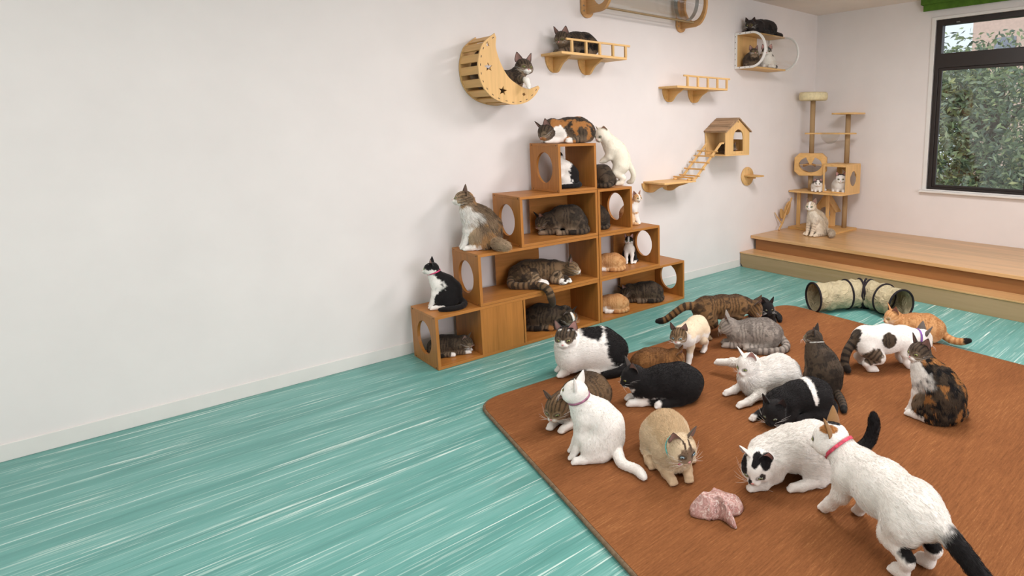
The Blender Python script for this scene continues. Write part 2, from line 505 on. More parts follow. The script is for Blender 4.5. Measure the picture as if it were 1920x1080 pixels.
# ------------------------------------------------------------------ stacked cube shelves
HB, SX0, SX1, TH = .3467, .062, .427, .019
SY0, SYM, SYE = [-4.9525, -4.6476, -4.325, -4.004], -3.6695, [-2.7295, -3.0249, -3.3244]
def end_panel(y, z0, z1, hole=True, r=.105):
    q = MB(); zc = (z0 + z1) / 2; xc = (SX0 + SX1) / 2 + .0
    q.plate([(SX0, z0), (SX1, z0), (SX1, z1), (SX0, z1)], [circle(xc, zc, r, 40, r * 1.06)] if hole else [], (0, y, 0), (1, 0, 0), (0, 0, 1), TH)
    return q
def shelf_unit(y0, y1, tier, hole_at, label, backs=(), fronts=(), dividers=()):
    z0, z1 = tier * HB + .0006, (tier + 1) * HB - .0006
    e = empty('shelf_unit', (SX1, (y0 + y1) / 2, z0), label, 'shelf', 'stepped wall of honey plywood cube shelves')
    b = MB(); b.box(SX0, SX1, y0, y1, z1 - TH, z1); b.build('top_board', M['honey'], e, 0.0015)
    b = MB(); b.box(SX0, SX1, y0, y1, z0, z0 + TH); b.build('bottom_board', M['honey'], e, 0.0015)
    ya, yb = y0 + TH / 2, y1 - TH / 2
    end_panel(ya, z0 + TH, z1 - TH, hole_at == 0).build('end_panel' if hole_at == 0 else 'side_panel', M['honey_v'], e)
    end_panel(yb, z0 + TH, z1 - TH, hole_at == 1).build('end_panel' if hole_at == 1 else 'side_panel', M['honey_v'], e)
    for yy in ((y0 if hole_at == 0 else y1),):
        for xx in (SX0 + .03, SX1 - .025):
            for zz in (z0 + .012, z1 - .012):
                b = MB(); b.lathe((xx, yy + (-.0006 if hole_at == 0 else .0006), zz), [(0.0001, -.001), (.004, -.001), (.004, .0006), (.0001, .0006)], 8, (0, 1, 0)); b.build('screw', M['screw'], e)
    for a, c in backs:
        b = MB(); b.box(SX0, SX0 + .008, a, c, z0 + TH, z1 - TH); b.build('back_panel', M['honey'], e)
    for a in dividers:
        end_panel(a, z0 + TH, z1 - TH, False).build('divider', M['honey_v'], e)
    for a, c in fronts:
        b = MB(); b.box(SX1 - .014, SX1, a, c, z0 + TH, z1 - TH); b.build('front_panel', M['honey_v'], e)
    return e
GAP = .0006
shelf_unit(SY0[0], SYM, 0, 0, 'widest plywood shelf on the floor, closed front panel beside a curled tabby', backs=((-4.57, -3.69),), fronts=((-4.633, -4.335),), dividers=(-4.643, -4.33))
shelf_unit(SY0[1], SYM, 1, 0, 'plywood shelf holding the sprawled tabby whose tail hangs over the edge', backs=((-4.334, -3.969),))
shelf_unit(SY0[2], SYM, 2, 0, 'plywood shelf holding the hunched dark tabby, under the single topmost cube', backs=((-4.03, -3.69),))
shelf_unit(SY0[3], SYM, 3, 0, 'single topmost plywood cube with a calico asleep on its roof')
shelf_unit(SYM + .006, SYE[0], 0, 1, 'low plywood shelf on the floor holding an orange and white cat and a tabby', backs=((-3.16, -2.75),))
shelf_unit(SYM + .006, SYE[1], 1, 1, 'plywood shelf holding the ginger cat and the small black and white cat', backs=((-3.228, -3.045),))
shelf_unit(SYM + .006, SYE[2], 2, 1, 'short plywood shelf with the white cat standing on top', backs=((-3.645, -3.345),))

# ------------------------------------------------------------------ wall furniture
# moon shaped perch
e = empty('moon_perch', (0, -4.27, 1.66), 'crescent moon shaped wooden perch with star cutouts on the wall', 'cat perch')
MO = [(-4.36, 2.113), (-4.415, 2.072), (-4.455, 2.03), (-4.482, 1.956), (-4.49, 1.884), (-4.478, 1.80), (-4.437, 1.731), (-4.367, 1.682), (-4.25, 1.656), (-4.148, 1.673), (-4.075, 1.722), (-4.035, 1.775)]
MI = [(-4.085, 1.775), (-4.13, 1.765), (-4.195, 1.785), (-4.275, 1.838), (-4.33, 1.93), (-4.357, 2.02), (-4.352, 2.085)]
outer = spline(MO, 5); inner = spline(MI, 5)
poly = outer + [(-4.045, 1.79)] + inner
def star(cx, cz, r, rot=0.2, n=5, q=.42):
    return [(cx + (r if k % 2 == 0 else r * q) * math.sin(rot + PI * k / n), cz + (r if k % 2 == 0 else r * q) * math.cos(rot + PI * k / n)) for k in range(2 * n)]
stars = [star(-4.418, 1.893, .031, -.1), star(-4.322, 1.745, .033, .15), star(-4.415, 2.035, .014, .5, 4, .5), star(-4.163, 1.727, .014, .2, 4, .6)]
b = MB(); b.plate(poly, stars, (.268, 0, 0), (0, 1, 0), (0, 0, 1), .014); b.build('front_crescent', M['birch_v'], e)
b = MB(); b.plate(poly, [], (.012, 0, 0), (0, 1, 0), (0, 0, 1), .014); b.build('back_crescent', M['birch_v'], e)
OD = spline(MO, 14)
seg = [0.0]
for i in range(1, len(OD)): seg.append(seg[-1] + math.dist(OD[i], OD[i - 1]))
def at_len(l):
    i = min(range(len(seg)), key=lambda q: abs(seg[q] - l)); a, c = OD[max(i - 1, 0)], OD[min(i + 1, len(OD) - 1)]
    t = np.array(c) - np.array(a); t /= np.linalg.norm(t)
    return np.array(OD[i]), t
for k in range(11):
    p, t = at_len(seg[-1] * (k + .6) / 11.2); nrm = np.array([-t[1], t[0]]); p = p + nrm * .008
    b = MB(); b.obox((.14, p[0], p[1]), ((0, t[0], t[1]), (1, 0, 0), (0, nrm[0], nrm[1])), (.026, .119, .005)); b.build('slat', M['birch_x'], e)
for k in range(16):
    b = MB(); p, t = at_len(seg[-1] * (k + .5) / 16); nrm = np.array([-t[1], t[0]]); p = p + nrm * .016
    b.obox((.2755, p[0], p[1]), ((0, t[0], t[1]), (0, nrm[0], nrm[1]), (1, 0, 0)), (.007, .002, .0007)); b.build('tenon', M['screw'], e)

# railed wall shelves
def bracket(e, y, z, depth, h, mat):
    q = MB()
    prof = [(0.002, 0), (depth, 0), (depth * .97, -h * .16), (depth * .8, -h * .3), (depth * .62, -h * .45), (depth * .47, -h * .68), (depth * .33, -h * .92), (depth * .18, -h), (0.002, -h * .97)]
    q.plate(spline(prof, 3), [], (0, y, z), (1, 0, 0), (0, 0, 1), .018)
    q.build('bracket', mat, e, .0015)
    q = MB(); q.plate([(y - .072, z)] + [(y - .072 * math.cos(a), z - h * .98 * math.sin(a)) for a in np.linspace(.15, PI / 2, 9)] + [(y, z)], [], (.008, 0, 0), (0, 1, 0), (0, 0, 1), .014)
    q.build('mounting_plate', mat, e)
def rail_shelf(y0, y1, z, depth, ry0, label, n=5):
    e = empty('wall_shelf', (0, (y0 + y1) / 2, z), label, 'wall shelf')
    b = MB(); b.plate([(.002, y0), (depth, y0), (depth, y1), (.002, y1)], [], (0, 0, z - .009), (1, 0, 0), (0, 1, 0), .018); b.build('board', M['birch'], e, .002)
    for f in (.17, .66): bracket(e, y0 + (y1 - y0) * f, z - .018, depth * .78, .115, M['birch_x'])
    b = MB(); b.box(depth - .014, depth + .002, ry0, y1 + .035, z + .082, z + .097); b.build('rail', M['birch'], e, .003)
    for k in range(n):
        y = ry0 + .05 + (y1 - ry0 - .06) * k / (n - 1)
        b = MB(); b.box(depth - .015, depth + .003, y - .009, y + .009, z, z + .084); b.build('rail_post', M['birch_v'], e, .002)
    return e
rail_shelf(-3.835, -3.215, 2.045, .27, -3.79, 'railed wooden wall shelf with a dark tabby lying on it')
rail_shelf(-2.615, -1.93, 1.858, .24, -2.53, 'empty railed wooden wall shelf above the little roofed house')

# clear tunnel at the ceiling
TY0, TY1, TZ0, TZ1, TX1 = -3.40, -2.335, 2.385, 2.765, .335
e = empty('acrylic_tunnel', (0, -2.87, TZ0), 'clear acrylic cat tunnel between two wooden end plates near the ceiling', 'cat tunnel')
zc = (TZ0 + TZ1) / 2
half = [(.004, TZ0), (.19, TZ0)] + [(.19 + (TX1 - .19) * math.sin(a), zc - (TZ1 - TZ0) / 2 * math.cos(a)) for a in np.linspace(.35, PI - .35, 14)] + [(.19, TZ1), (.004, TZ1)]
for y in (TY0, TY1):
    b = MB(); b.plate(half, [circle(.185, zc + .005, .118, 40, .145)], (0, y, 0), (1, 0, 0), (0, 0, 1), .022); b.build('end_plate', M['tan_ply'], e)
    b = MB(); b.plate([(y - .058, TZ0 + .03)] + [(y - .06 * math.cos(a), TZ0 + .03 - .06 * math.sin(a)) for a in np.linspace(0.05, PI - .05, 14)] + [(y + .058, TZ0 + .03), (y + .058, TZ1), (y - .058, TZ1)], [], (.011, 0, 0), (0, 1, 0), (0, 0, 1), .016); b.build('wall_plate', M['tan_ply'], e)
    for q in (.02, .06, .12): b = MB(); b.lathe((.02, y - .035, TZ0 + q), [(.0001, .001), (.006, .001), (.006, -.002)], 10, (1, 0, 0)); b.build('screw', M['grey_metal'], e)
def shell(b, prof, y0, y1):
    n = len(prof)
    vs = [(x, y0, z) for x, z in prof] + [(x, y1, z) for x, z in prof]
    b.add(vs, [(i, i + 1, n + i + 1, n + i) for i in range(n - 1)], True)
tp = [(.185 + .128 * math.cos(a), zc + .005 + .155 * math.sin(a)) for a in np.linspace(0, 2 * PI, 49)]
b = MB(); shell(b, tp, TY0 + .011, TY1 - .011); b.build('clear_tube', M['clear'], e)
for q in (-.075, .0): b = MB(); b.tube([(.185 + q, TY0 + .011, zc - .155 + abs(q) * .18), (.185 + q, TY1 - .011, zc - .155 + abs(q) * .18)], .006, 8); b.build('base_rail', M['greige'], e)
b = MB(); shell(b, [(.185 + .130 * math.cos(a), zc + .005 + .157 * math.sin(a)) for a in np.linspace(0, 2 * PI, 49)], TY1 - .13, TY1 - .085); b.build('joint_band', M['grey_metal'], e)

# clear capsule with wooden back
CY0, CY1, CZ0, CZ1 = -1.535, -.965, 2.085, 2.425
e = empty('acrylic_capsule', (0, -1.25, CZ0), 'clear fronted wall capsule with white rims and wooden floor holding two cats', 'cat capsule')
cz = (CZ0 + CZ1) / 2; cr = (CZ1 - CZ0) / 2
dpath = [(.012, CZ0), (.2, CZ0)] + [(.215 + cr * math.sin(a), cz - cr * math.cos(a)) for a in np.linspace(0.1, PI - .1, 20)] + [(.2, CZ1), (.012, CZ1)]
for y in (CY0, CY1):
    b = MB()
    inn = [(.026, CZ0 + .014), (.2, CZ0 + .014)] + [(.215 + (cr - .014) * math.sin(a), cz - (cr - .014) * math.cos(a)) for a in np.linspace(0.1, PI - .1, 20)] + [(.2, CZ1 - .014), (.026, CZ1 - .014)]
    outp = [(.003, CZ0 - .006), (.2, CZ0 - .006)] + [(.215 + (cr + .006) * math.sin(a), cz - (cr + .006) * math.cos(a)) for a in np.linspace(0.1, PI - .1, 20)] + [(.2, CZ1 + .006), (.003, CZ1 + .006)]
    b.plate(outp, [inn], (0, y, 0), (1, 0, 0), (0, 0, 1), .016); b.build('rim', M['white_plastic'], e, .003)
for q, z in [(.014, CZ0 + .03 + k * .056) for k in range(6)] + [(q, z) for q in (.07, .14, .2) for z in (CZ0 + .004, CZ1 - .004)]:
    b = MB(); b.lathe((q, CY0 - .0085, z), [(.0001, -.001), (.0045, -.001), (.0045, .001)], 8, (0, 1, 0)); b.build('screw', M['screw'], e)
b = MB(); b.box(.003, .235, CY0 + .008, CY1 - .008, CZ0 - .004, CZ0 + .012); b.build('floor_board', M['birch'], e, .002)
b = MB(); b.box(.003, .215, CY0 + .008, CY1 - .008, CZ1 - .01, CZ1 + .004); b.build('top_board', M['birch'], e, .002)
b = MB(); b.box(.003, .012, CY0 + .008, CY1 - .22, CZ0 + .012, CZ1 - .01); b.build('back_board', M['birch_v'], e)
b = MB(); shell(b, [(.225, CZ0 + .004)] + [(.215 + (cr - .004) * math.sin(a), cz - (cr - .004) * math.cos(a)) for a in np.linspace(0.12, PI - .12, 24)] + [(.205, CZ1 - .004)], CY0 + .008, CY1 - .008); b.build('clear_dome', M['clear'], e)

# little roofed house
HY0, HY1, HX, HZ0, HZE, HZP = -1.99, -1.625, .265, 1.235, 1.452, 1.575
HYC = (HY0 + HY1) / 2
e = empty('cat_house', (0, HYC, HZ0), 'little wooden wall house with shingled roof and arched front opening', 'cat house')
def arch(cy, w, z0, zs, n=14): return [(cy - w, z0), (cy + w, z0)] + [(cy + w * math.cos(a), zs + w * 1.1 * math.sin(a)) for a in np.linspace(0, PI, n)]
gable = [(HY0, HZ0), (HY1, HZ0), (HY1, HZE), (HYC, HZP), (HY0, HZE)]
b = MB(); b.plate(gable, [arch(HYC + .01, .077, HZ0 + .03, HZ0 + .155)], (HX, 0, 0), (0, 1, 0), (0, 0, 1), .014); b.build('front_wall', M['birch_v'], e, .002)
b = MB(); b.lathe((HX + .0075, HYC, HZP - .028), [(.0001, .001), (.006, .001), (.006, -.001)], 10, (1, 0, 0)); b.build('screw', M['screw'], e)
b = MB(); b.plate(gable, [], (.012, 0, 0), (0, 1, 0), (0, 0, 1), .014); b.build('back_wall', M['birch_v'], e, .002)
b = MB(); b.box(.004, HX + .007, HY0, HY1, HZ0 - .014, HZ0); b.build('floor_board', M['birch'], e, .002)
b = MB(); b.box(.02, HX - .008, HY1 - .012, HY1, HZ0, HZ0 + .14); b.build('side_board', M['birch_v'], e)
b = MB(); b.box(HX - .03, HX - .008, HY1 + .0, HY1 + .012, HZ0 + .0, HZ0 + .13); b.box(.004, HX - .008, HY1, HY1 + .01, HZ0 + .06, HZ0 + .085); b.build('side_ladder', M['birch_v'], e)
for sgn in (-1, 1):
    b = MB()
    y_e = HYC + sgn * (HY1 - HY0) / 2
    t = Vector((0, HYC - y_e, HZP - HZE)); Lr = t.length; t.normalize(); nrm = Vector((0, -t.z, t.y)) if sgn > 0 else Vector((0, -t.z, t.y))
    if nrm.z < 0: nrm = -nrm
    base = Vector(((HX + .014) / 2 + .007, y_e, HZE)) - t * .012
    b.obox(base + t * (Lr / 2 + .006) + nrm * .006, ((1, 0, 0), t, nrm), (HX / 2 + .012, Lr / 2 + .008, .004))
    rr = random.Random(4)
    for row in range(6):
        x = .003
        while x < HX + .01:
            w = rr.uniform(.06, .11); w = min(w, HX + .018 - x)
            if w < .01: break
            cpt = Vector((x + w / 2, y_e, HZE)) + t * (-.008 + row * (Lr / 5.9) + Lr / 12) + nrm * (.0135 + rr.uniform(0, .002))
            tt = (t * 1.0 + nrm * -.07).normalized(); n2 = Vector((1, 0, 0)).cross(tt); n2 = n2 if n2.z > 0 else -n2
            b.obox(cpt, ((1, 0, 0), tt, n2), (w / 2 - .0012, Lr / 10.5, .0032)); x += w
    b.build('roof', M['roofwood'], e)

# ladder leading from the low shelf to the house
e = empty('wall_ladder', (0, -2.4, .99), 'bent wooden ladder climbing from low wall shelf to little house', 'ladder')
for k, xx in enumerate((.075, .25)):
    b = MB()
    pts = [(xx, -2.50, 1.028), (xx, -2.395, 1.032), (xx, -2.13, 1.262), (xx, -2.04, 1.345)]
    if k: pts = pts + [(xx, -1.999, 1.347)]
    for p, q in zip(pts, pts[1:]): b.bar(p, q, .02, .016)
    b.build('rail', M['birch_v'], e, .002)
for f in (-.28, .05, .3, .55, .8, .99):
    y = -2.395 + f * .265 if f > 0 else -2.46
    z = 1.032 + max(f, 0) * .23 + .012
    b = MB(); b.bar((.035, y, z), (.292, y, z), .014, .014); b.build('rung', M['birch_x'], e, .002)
e = empty('wall_shelf', (0, -2.62, 1.02), 'empty low wall shelf at the foot of the bent ladder', 'wall shelf')
b = MB(); b.plate([(.002, -2.815), (.275, -2.815), (.275, -2.41), (.002, -2.41)], [], (0, 0, 1.011), (1, 0, 0), (0, 1, 0), .016); b.build('board', M['birch'], e, .002)
for y in (-2.765, -2.52): bracket(e, y, 1.003, .25, .085, M['birch_x'])

# round wall step
e = empty('wall_step', (0, -1.315, .975), 'small round wall step with one narrow jutting board', 'cat step')
b = MB(); b.lathe((.002, -1.315, .975), [(.0001, 0), (.098, 0), (.1, .004), (.1, .014), (.098, .018), (.0001, .018)], 40, (1, 0, 0)); b.build('round_plate', M['birch_v'], e)
b = MB(); b.plate([(.02, -1.385), (.19, -1.37), (.2, -1.36), (.2, -1.27), (.19, -1.26), (.02, -1.245)], [], (0, 0, .985), (1, 0, 0), (0, 1, 0), .016); b.build('step_board', M['birch_x'], e, .003)
b = MB(); b.box(.02, .12, -1.325, -1.305, .955, .977); b.build('support', M['birch_x'], e, .003)
for z in (1.045, .9): b = MB(); b.lathe((.0205, -1.315, z), [(.0001, .001), (.005, .001), (.005, -.001)], 10, (1, 0, 0)); b.build('screw', M['grey_metal'], e)

# ------------------------------------------------------------------ cat tree in the corner
e = empty('cat_tree', (.35, -.32, .32), 'tall cat tree with sisal posts, plush bed, clear bowl and box in the corner', 'cat tree')
DZ = .32
b = MB(); b.plate(round_poly([(.035, -.57), (.67, -.57), (.67, -.085), (.035, -.085)], [.02] * 4, 4), [], (0, 0, DZ + .0105), (1, 0, 0), (0, 1, 0), .02); b.build('base', M['birch_x'], e, .002)
LP, RP = (.2, -.36), (.555, -.185)
SHZ = .745
def post(p, z0, z1, r=.0285):
    q = MB(); q.lathe((p[0], p[1], 0), [(.0001, z0), (r, z0), (r, z1), (.0001, z1)], 28, smooth=True); return q
post(LP, DZ + .0205, SHZ).build('post', M['sisal'], e); post(LP, SHZ + .018, .948).build('post', M['sisal'], e); post(LP, 1.188, 1.792).build('post', M['sisal'], e)
post(RP, DZ + .0205, SHZ).build('post', M['sisal'], e); post(RP, 1.085, 1.632).build('post', M['sisal'], e)
b = MB(); b.box(.055, .098, -.42, -.398, DZ + .0205, SHZ); b.build('support_plank', M['birch_v'], e, .002)
b = MB(); b.box(.395, .432, -.335, -.315, DZ + .0205, SHZ); b.build('support_plank', M['birch_v'], e, .002)
b = MB(); b.plate(round_poly([(.0, -.53), (.66, -.53), (.70, -.48), (.70, -.10), (.02, -.10)], [.03] * 5, 5), [], (0, 0, SHZ + .009), (1, 0, 0), (0, 1, 0), .018); b.build('shelf_board', M['birch'], e, .003)
# gabled hut under the shelf
b = MB(); b.plate([(.17, DZ + .021), (.44, DZ + .021), (.44, DZ + .2), (.305, DZ + .38), (.17, DZ + .2)], [circle(.305, DZ + .17, .07, 28)], (0, -.19, 0), (1, 0, 0), (0, 0, 1), .014); h_ = b.build('hut_front', M['birch_v'], e, .002)
for s in (-1, 1):
    b = MB(); b.bar((.305 + s * .15, -.15, DZ + .19), (.305, -.15, DZ + .39), .12, .012, (-s * .8, 0, .6)); b.build('hut_roof', M['birch_v'], e, .002)
# drum with petal cut opening
DC = (.205, -.375, 1.068)
DA, DN = (.88, .475, 0), Vector((.475, -.88, 0))      # the drum is turned to face the room
def dp(a, n, z): return Vector((DC[0], DC[1], 0)) + Vector(DA) * a + DN * n + Vector((0, 0, z))
def octo(w, h, c=.3): return [(-w, -h * (1 - c * 1.3)), (-w * (1 - c), -h), (w * (1 - c), -h), (w, -h * (1 - c * 1.3)), (w, h * (1 - c * 1.3)), (w * (1 - c), h), (-w * (1 - c), h), (-w, h * (1 - c * 1.3))]
def sec(a0, a1, r0, rx, rz, n=8):
    return [(r0 * math.cos((a0 + a1) / 2), r0 * math.sin((a0 + a1) / 2))] + [(rx * math.cos(a), rz * math.sin(a)) for a in np.linspace(a0, a1, n)]
holes = [[(.012, .004), (.05, .083)] + [(.128 * math.cos(a), .088 * math.sin(a)) for a in np.linspace(R(62), R(-242), 30)] + [(-.05, .083), (-.012, .004)]]
oc = [(a, DC[2] + c) for a, c in octo(.178, .124)]
hs = [[(a, DC[2] + c) for a, c in h] for h in holes]
for k, yy in enumerate((.085, -.085)):
    b = MB(); b.plate(oc, hs if k == 0 else [[(.135 * math.cos(a), DC[2] + .095 * math.sin(a)) for a in np.linspace(0, 2 * PI, 28, endpoint=False)]], dp(0, yy, 0), DA, (0, 0, 1), .012); b.build('drum_face', M['birch_x'], e, .002)
b = MB()
for i in range(8):
    p, q = oc[i], oc[(i + 1) % 8]; mx, mz = (p[0] + q[0]) / 2, (p[1] + q[1]) / 2; L = math.dist(p, q); t = (Vector(DA) * (q[0] - p[0]) + Vector((0, 0, q[1] - p[1]))).normalized()
    b.obox(dp(mx, 0, mz), (t, DN, t.cross(DN)), (L / 2, .079, .004))
b.build('drum_shell', M['birch'], e)
b = MB(); b.plate([(-.085, DC[2] - .03), (-.012, DC[2] - .006), (.012, DC[2] - .006), (.06, DC[2] - .026), (.06, DC[2] + .004), (0, DC[2] + .02), (-.085, DC[2] + .004)], [], dp(0, .07, 0), DA, (0, 0, 1), .01); b.build('drum_bow', M['riser'], e)
b = MB(); b.bar(dp(-.17, .094, DC[2] - .002), dp(.17, .094, DC[2] - .002), .008, .006); b.build('drum_crossbar', M['birch_x'], e)
# hammock board with clear bowl
BC = (.385, -.275, 1.42)
b = MB(); b.plate(round_poly([(.115, -.42), (.64, -.30), (.66, -.13), (.13, -.27)], [.04] * 4, 5), [circle(BC[0], BC[1], .098, 32, .085)], (0, 0, BC[2]), (1, 0, 0), (0, 1, 0), .016); b.build('bowl_board', M['birch'], e, .003)
b = MB(); b.lathe((BC[0], BC[1], BC[2] + .012), [(.12, 0), (.112, 0)] + [(.11 * math.cos(a), -.13 * math.sin(a)) for a in np.linspace(.0, PI / 2 - .01, 14)], 36); b.build('clear_bowl', M['clear'], e)
# plush bed, top perch
b = MB(); b.lathe((LP[0], LP[1], 1.792), [(.0001, 0), (.145, 0), (.158, .01), (.163, .04), (.16, .075), (.15, .09), (.138, .082), (.13, .04), (.0001, .02)], 44); b.build('plush_bed', M['cream_plush'], e)
b = MB(); b.plate(round_poly([(RP[0] - .15, RP[1] - .14), (RP[0] + .15, RP[1] - .14), (RP[0] + .15, RP[1] + .14), (RP[0] - .15, RP[1] + .14)], [.05] * 4, 5), [], (0, 0, 1.641), (1, 0, 0), (0, 1, 0), .018); b.build('top_perch', M['birch'], e, .003)
# box with cat shaped openings
BX0, BX1, BY0, BY1, BZ0, BZ1 = .405, .70, -.43, -.125, SHZ + .018, 1.085
b = MB(); b.box(BX0, BX1, BY0, BY1, BZ1 - .014, BZ1); b.build('box_top', M['birch'], e, .002)
fr = MB(); fr.plate([(BX0, BZ0), (BX1, BZ0), (BX1, BZ1 - .014), (BX0, BZ1 - .014)], [[(BX0 + .02, BZ0 + .015), (BX1 - .014, BZ0 + .015), (BX1 - .014, BZ1 - .03), (BX0 + .02, BZ1 - .03)]], (0, BY0, 0), (1, 0, 0), (0, 0, 1), .012); fr.build('box_front', M['birch_v'], e, .002)
xc = (BX0 + BX1) / 2; zc2 = BZ0 + .14
cathole = [(xc + .105 * math.cos(a), zc2 - .01 + .085 * math.sin(a)) for a in np.linspace(R(140), R(400), 22)] + [(xc + .085, zc2 + .115), (xc + .035, zc2 + .075), (xc - .035, zc2 + .075), (xc - .085, zc2 + .115)]
b = MB(); b.plate([(BX0, BZ0), (BX1, BZ0), (BX1, BZ1 - .014), (BX0, BZ1 - .014)], [cathole], (0, BY1, 0), (1, 0, 0), (0, 0, 1), .012); b.build('box_back', M['birch_v'], e, .002)
b = MB(); b.plate([(BY0 + .006, BZ0), (BY1 - .006, BZ0), (BY1 - .006, BZ1 - .014), (BY0 + .006, BZ1 - .014)], [[((BY0 + BY1) / 2 + .075 * math.cos(a) * (1 if math.sin(a) < .5 else .8), zc2 + .02 + .085 * math.sin(a)) for a in np.linspace(0, 2 * PI, 24, endpoint=False)]], (BX1 - .006, 0, 0), (0, 1, 0), (0, 0, 1), .012); b.build('box_side', M['birch_v'], e, .002)

# leaf shaped wooden branch leaning in the corner
e = empty('wooden_branch', (.06, -.75, .32), 'pale wooden branch with two leaf discs leaning beside cat tree', 'ornament')
b = MB(); b.tube(spline([(.075, -.80, .332), (.07, -.715, .42), (.06, -.655, .50), (.055, -.575, .60), (.06, -.53, .68)], 6), [.012] * 12 + [.011] * 13, 10); b.build('stem', M['leafwood'], e)
for (cy, cz_, w, h, ro) in ((-.71, .51, .035, .062, .35), (-.595, .565, .048, .085, -.5)):
    b = MB(); ol = []
    for a in np.linspace(0, 2 * PI, 30, endpoint=False):
        u, v = w * math.cos(a) * (1 - .25 * math.sin(a)), h * math.sin(a)
        ol.append((cy + u * math.cos(ro) - v * math.sin(ro), cz_ + u * math.sin(ro) + v * math.cos(ro)))
    b.plate(ol, [], (.05, 0, 0), (0, 1, 0), (0, 0, 1), .014); b.build('leaf_disc', M['leafwood'], e, .005)
b = MB(); b.tube([(.07, -.735, .40), (.035, -.775, .47), (.014, -.80, .53)], [.009, .007, .004], 8); b.build('twig', M['leafwood'], e)

# ------------------------------------------------------------------ fabric tunnel
e = empty('play_tunnel', (1.75, -2.1, 0), 'beige fabric play tunnel with black hoops bent on the floor by the platform', 'cat tunnel')
TR = .119
path = spline([(1.465, -2.29), (1.555, -2.115), (1.635, -1.97), (1.69, -1.895), (1.78, -1.885), (1.92, -1.935), (2.075, -2.005)], 8)
rng = np.random.default_rng(3)
vs = []; fs = []; K = 44; Pn = len(path)
def frame(i):
    a, c = np.array(path[max(i - 1, 0)]), np.array(path[min(i + 1, Pn - 1)]); t = (c - a) / np.linalg.norm(c - a); return t, np.array([t[1], -t[0]])
hoops = [0, 13, 22, 26, 29, 39, Pn - 1]
for i, p in enumerate(path):
    t, s = frame(i); dmin = min(abs(i - h) for h in hoops)
    for k in range(K):
        a = 2 * PI * k / K
        cr_ = .011 * min(1, dmin / 3) * (math.sin(3 * a + i * .9) + .7 * math.sin(5 * a - i * 1.3 + 1) + .5 * math.sin(9 * a + i * .6)) * .55
        rr_ = TR - .004 - (.004 if dmin > 1 else 0) + cr_
        vs.append((p[0] + s[0] * rr_ * math.cos(a), p[1] + s[1] * rr_ * math.cos(a), TR + .003 + rr_ * math.sin(a)))
for i in range(Pn - 1):
    for k in range(K): fs.append((i * K + k, i * K + (k + 1) % K, (i + 1) * K + (k + 1) % K, (i + 1) * K + k))
b = MB(); b.add(vs, fs, True); o = b.build('fabric_sleeve', M['tunnel'], e)
sm = o.modifiers.new('thickness', 'SOLIDIFY'); sm.thickness = .002
for h in hoops:
    p = path[h]; t, s = frame(h); b = MB()
    b.tube([(p[0] + s[0] * TR * math.cos(a), p[1] + s[1] * TR * math.cos(a), TR + .0045 + TR * math.sin(a)) for a in np.linspace(0, 2 * PI, 44, endpoint=False)], .0085, 8, closed=True); b.build('hoop', M['black_trim'], e)

# ------------------------------------------------------------------ crumpled pink wrapper on the rug
def make_cloth():
    m, nt, bs = mat_base('pink_printed_film')
    v = coords(nt, (1, 1, 1)); f = noise(nt, v, 34, 3, 0.55, 2.2); g = noise(nt, v, 90, 2, 0.5, 1)
    c1 = ramp(nt, f, [(0.28, (112, 96, 90)), (0.40, (170, 130, 122)), (0.50, (186, 138, 130)), (0.60, (206, 180, 170)), (0.75, (164, 100, 100))])
    mx = N(nt, 'ShaderNodeMix', data_type='RGBA'); mr = N(nt, 'ShaderNodeMapRange'); mr.inputs['From Min'].default_value = .6; mr.inputs['From Max'].default_value = .72
    nt.links.new(g, mr.inputs['Value']); nt.links.new(mr.outputs['Result'], mx.inputs['Factor']); nt.links.new(c1, mx.inputs[6]); mx.inputs[7].default_value = (*lin((236, 224, 216)), 1)
    nt.links.new(mx.outputs[2], bs.inputs['Base Color']); bs.inputs['Roughness'].default_value = .3; bs.inputs['Specular IOR Level'].default_value = .6
    bump(nt, bs, f, .5, .01)
    return m
CX, CY_ = 2.615, -4.835
rx_, ry_ = np.array([.70, .715]), np.array([-.715, .70])      # photo right, away
NA, NR = 96, 26
vs = []; fs = []
ang_r = lambda a: (.098 + .012 * math.sin(2 * a + .6) + .006 * math.sin(5 * a)) * (1 if math.sin(a) > -.25 else 1 - .42 * min(1, (-math.sin(a) - .25) * 2.2)) + (.075 * math.exp(-((a - R(302)) / .19) ** 2))
for j in range(NR + 1):
    q = j / NR
    for k in range(NA):
        a = 2 * PI * k / NA; r = ang_r(a) * q
        zz = .078 * (1 - q ** 3.2) ** .7
        xx, yy = q * math.cos(a), q * math.sin(a)
        for (dx, dy, of, am) in ((1, .3, .1, .009), (.2, 1, -.25, .010), (.8, -.7, .35, .007), (-.5, .9, .5, .006), (.95, .1, -.45, .008)): zz += am * (max(0, 1 - abs(dx * xx + dy * yy - of) / .16) - .3) * min(1, q * 2)
        if q > .8: zz += .010 * (q - .8) / .2 * (1 + math.sin(4 * a + 1)) * .6
        x = r * math.cos(a); y = r * math.sin(a) * .95
        vs.append((CX + rx_[0] * x + ry_[0] * y, CY_ + rx_[1] * x + ry_[1] * y, ZR + .004 + max(zz, 0.0)))
for j in range(NR):
    for k in range(NA): fs.append((j * NA + k, j * NA + (k + 1) % NA, (j + 1) * NA + (k + 1) % NA, (j + 1) * NA + k))
b = MB(); b.add(vs, fs, True); o = b.build('crumpled_wrapper', make_cloth())
sm = o.modifiers.new('thickness', 'SOLIDIFY'); sm.thickness = .003; sm.offset = 1
tag(o, 'crumpled pink wrapper lying on the rug', 'wrapper')

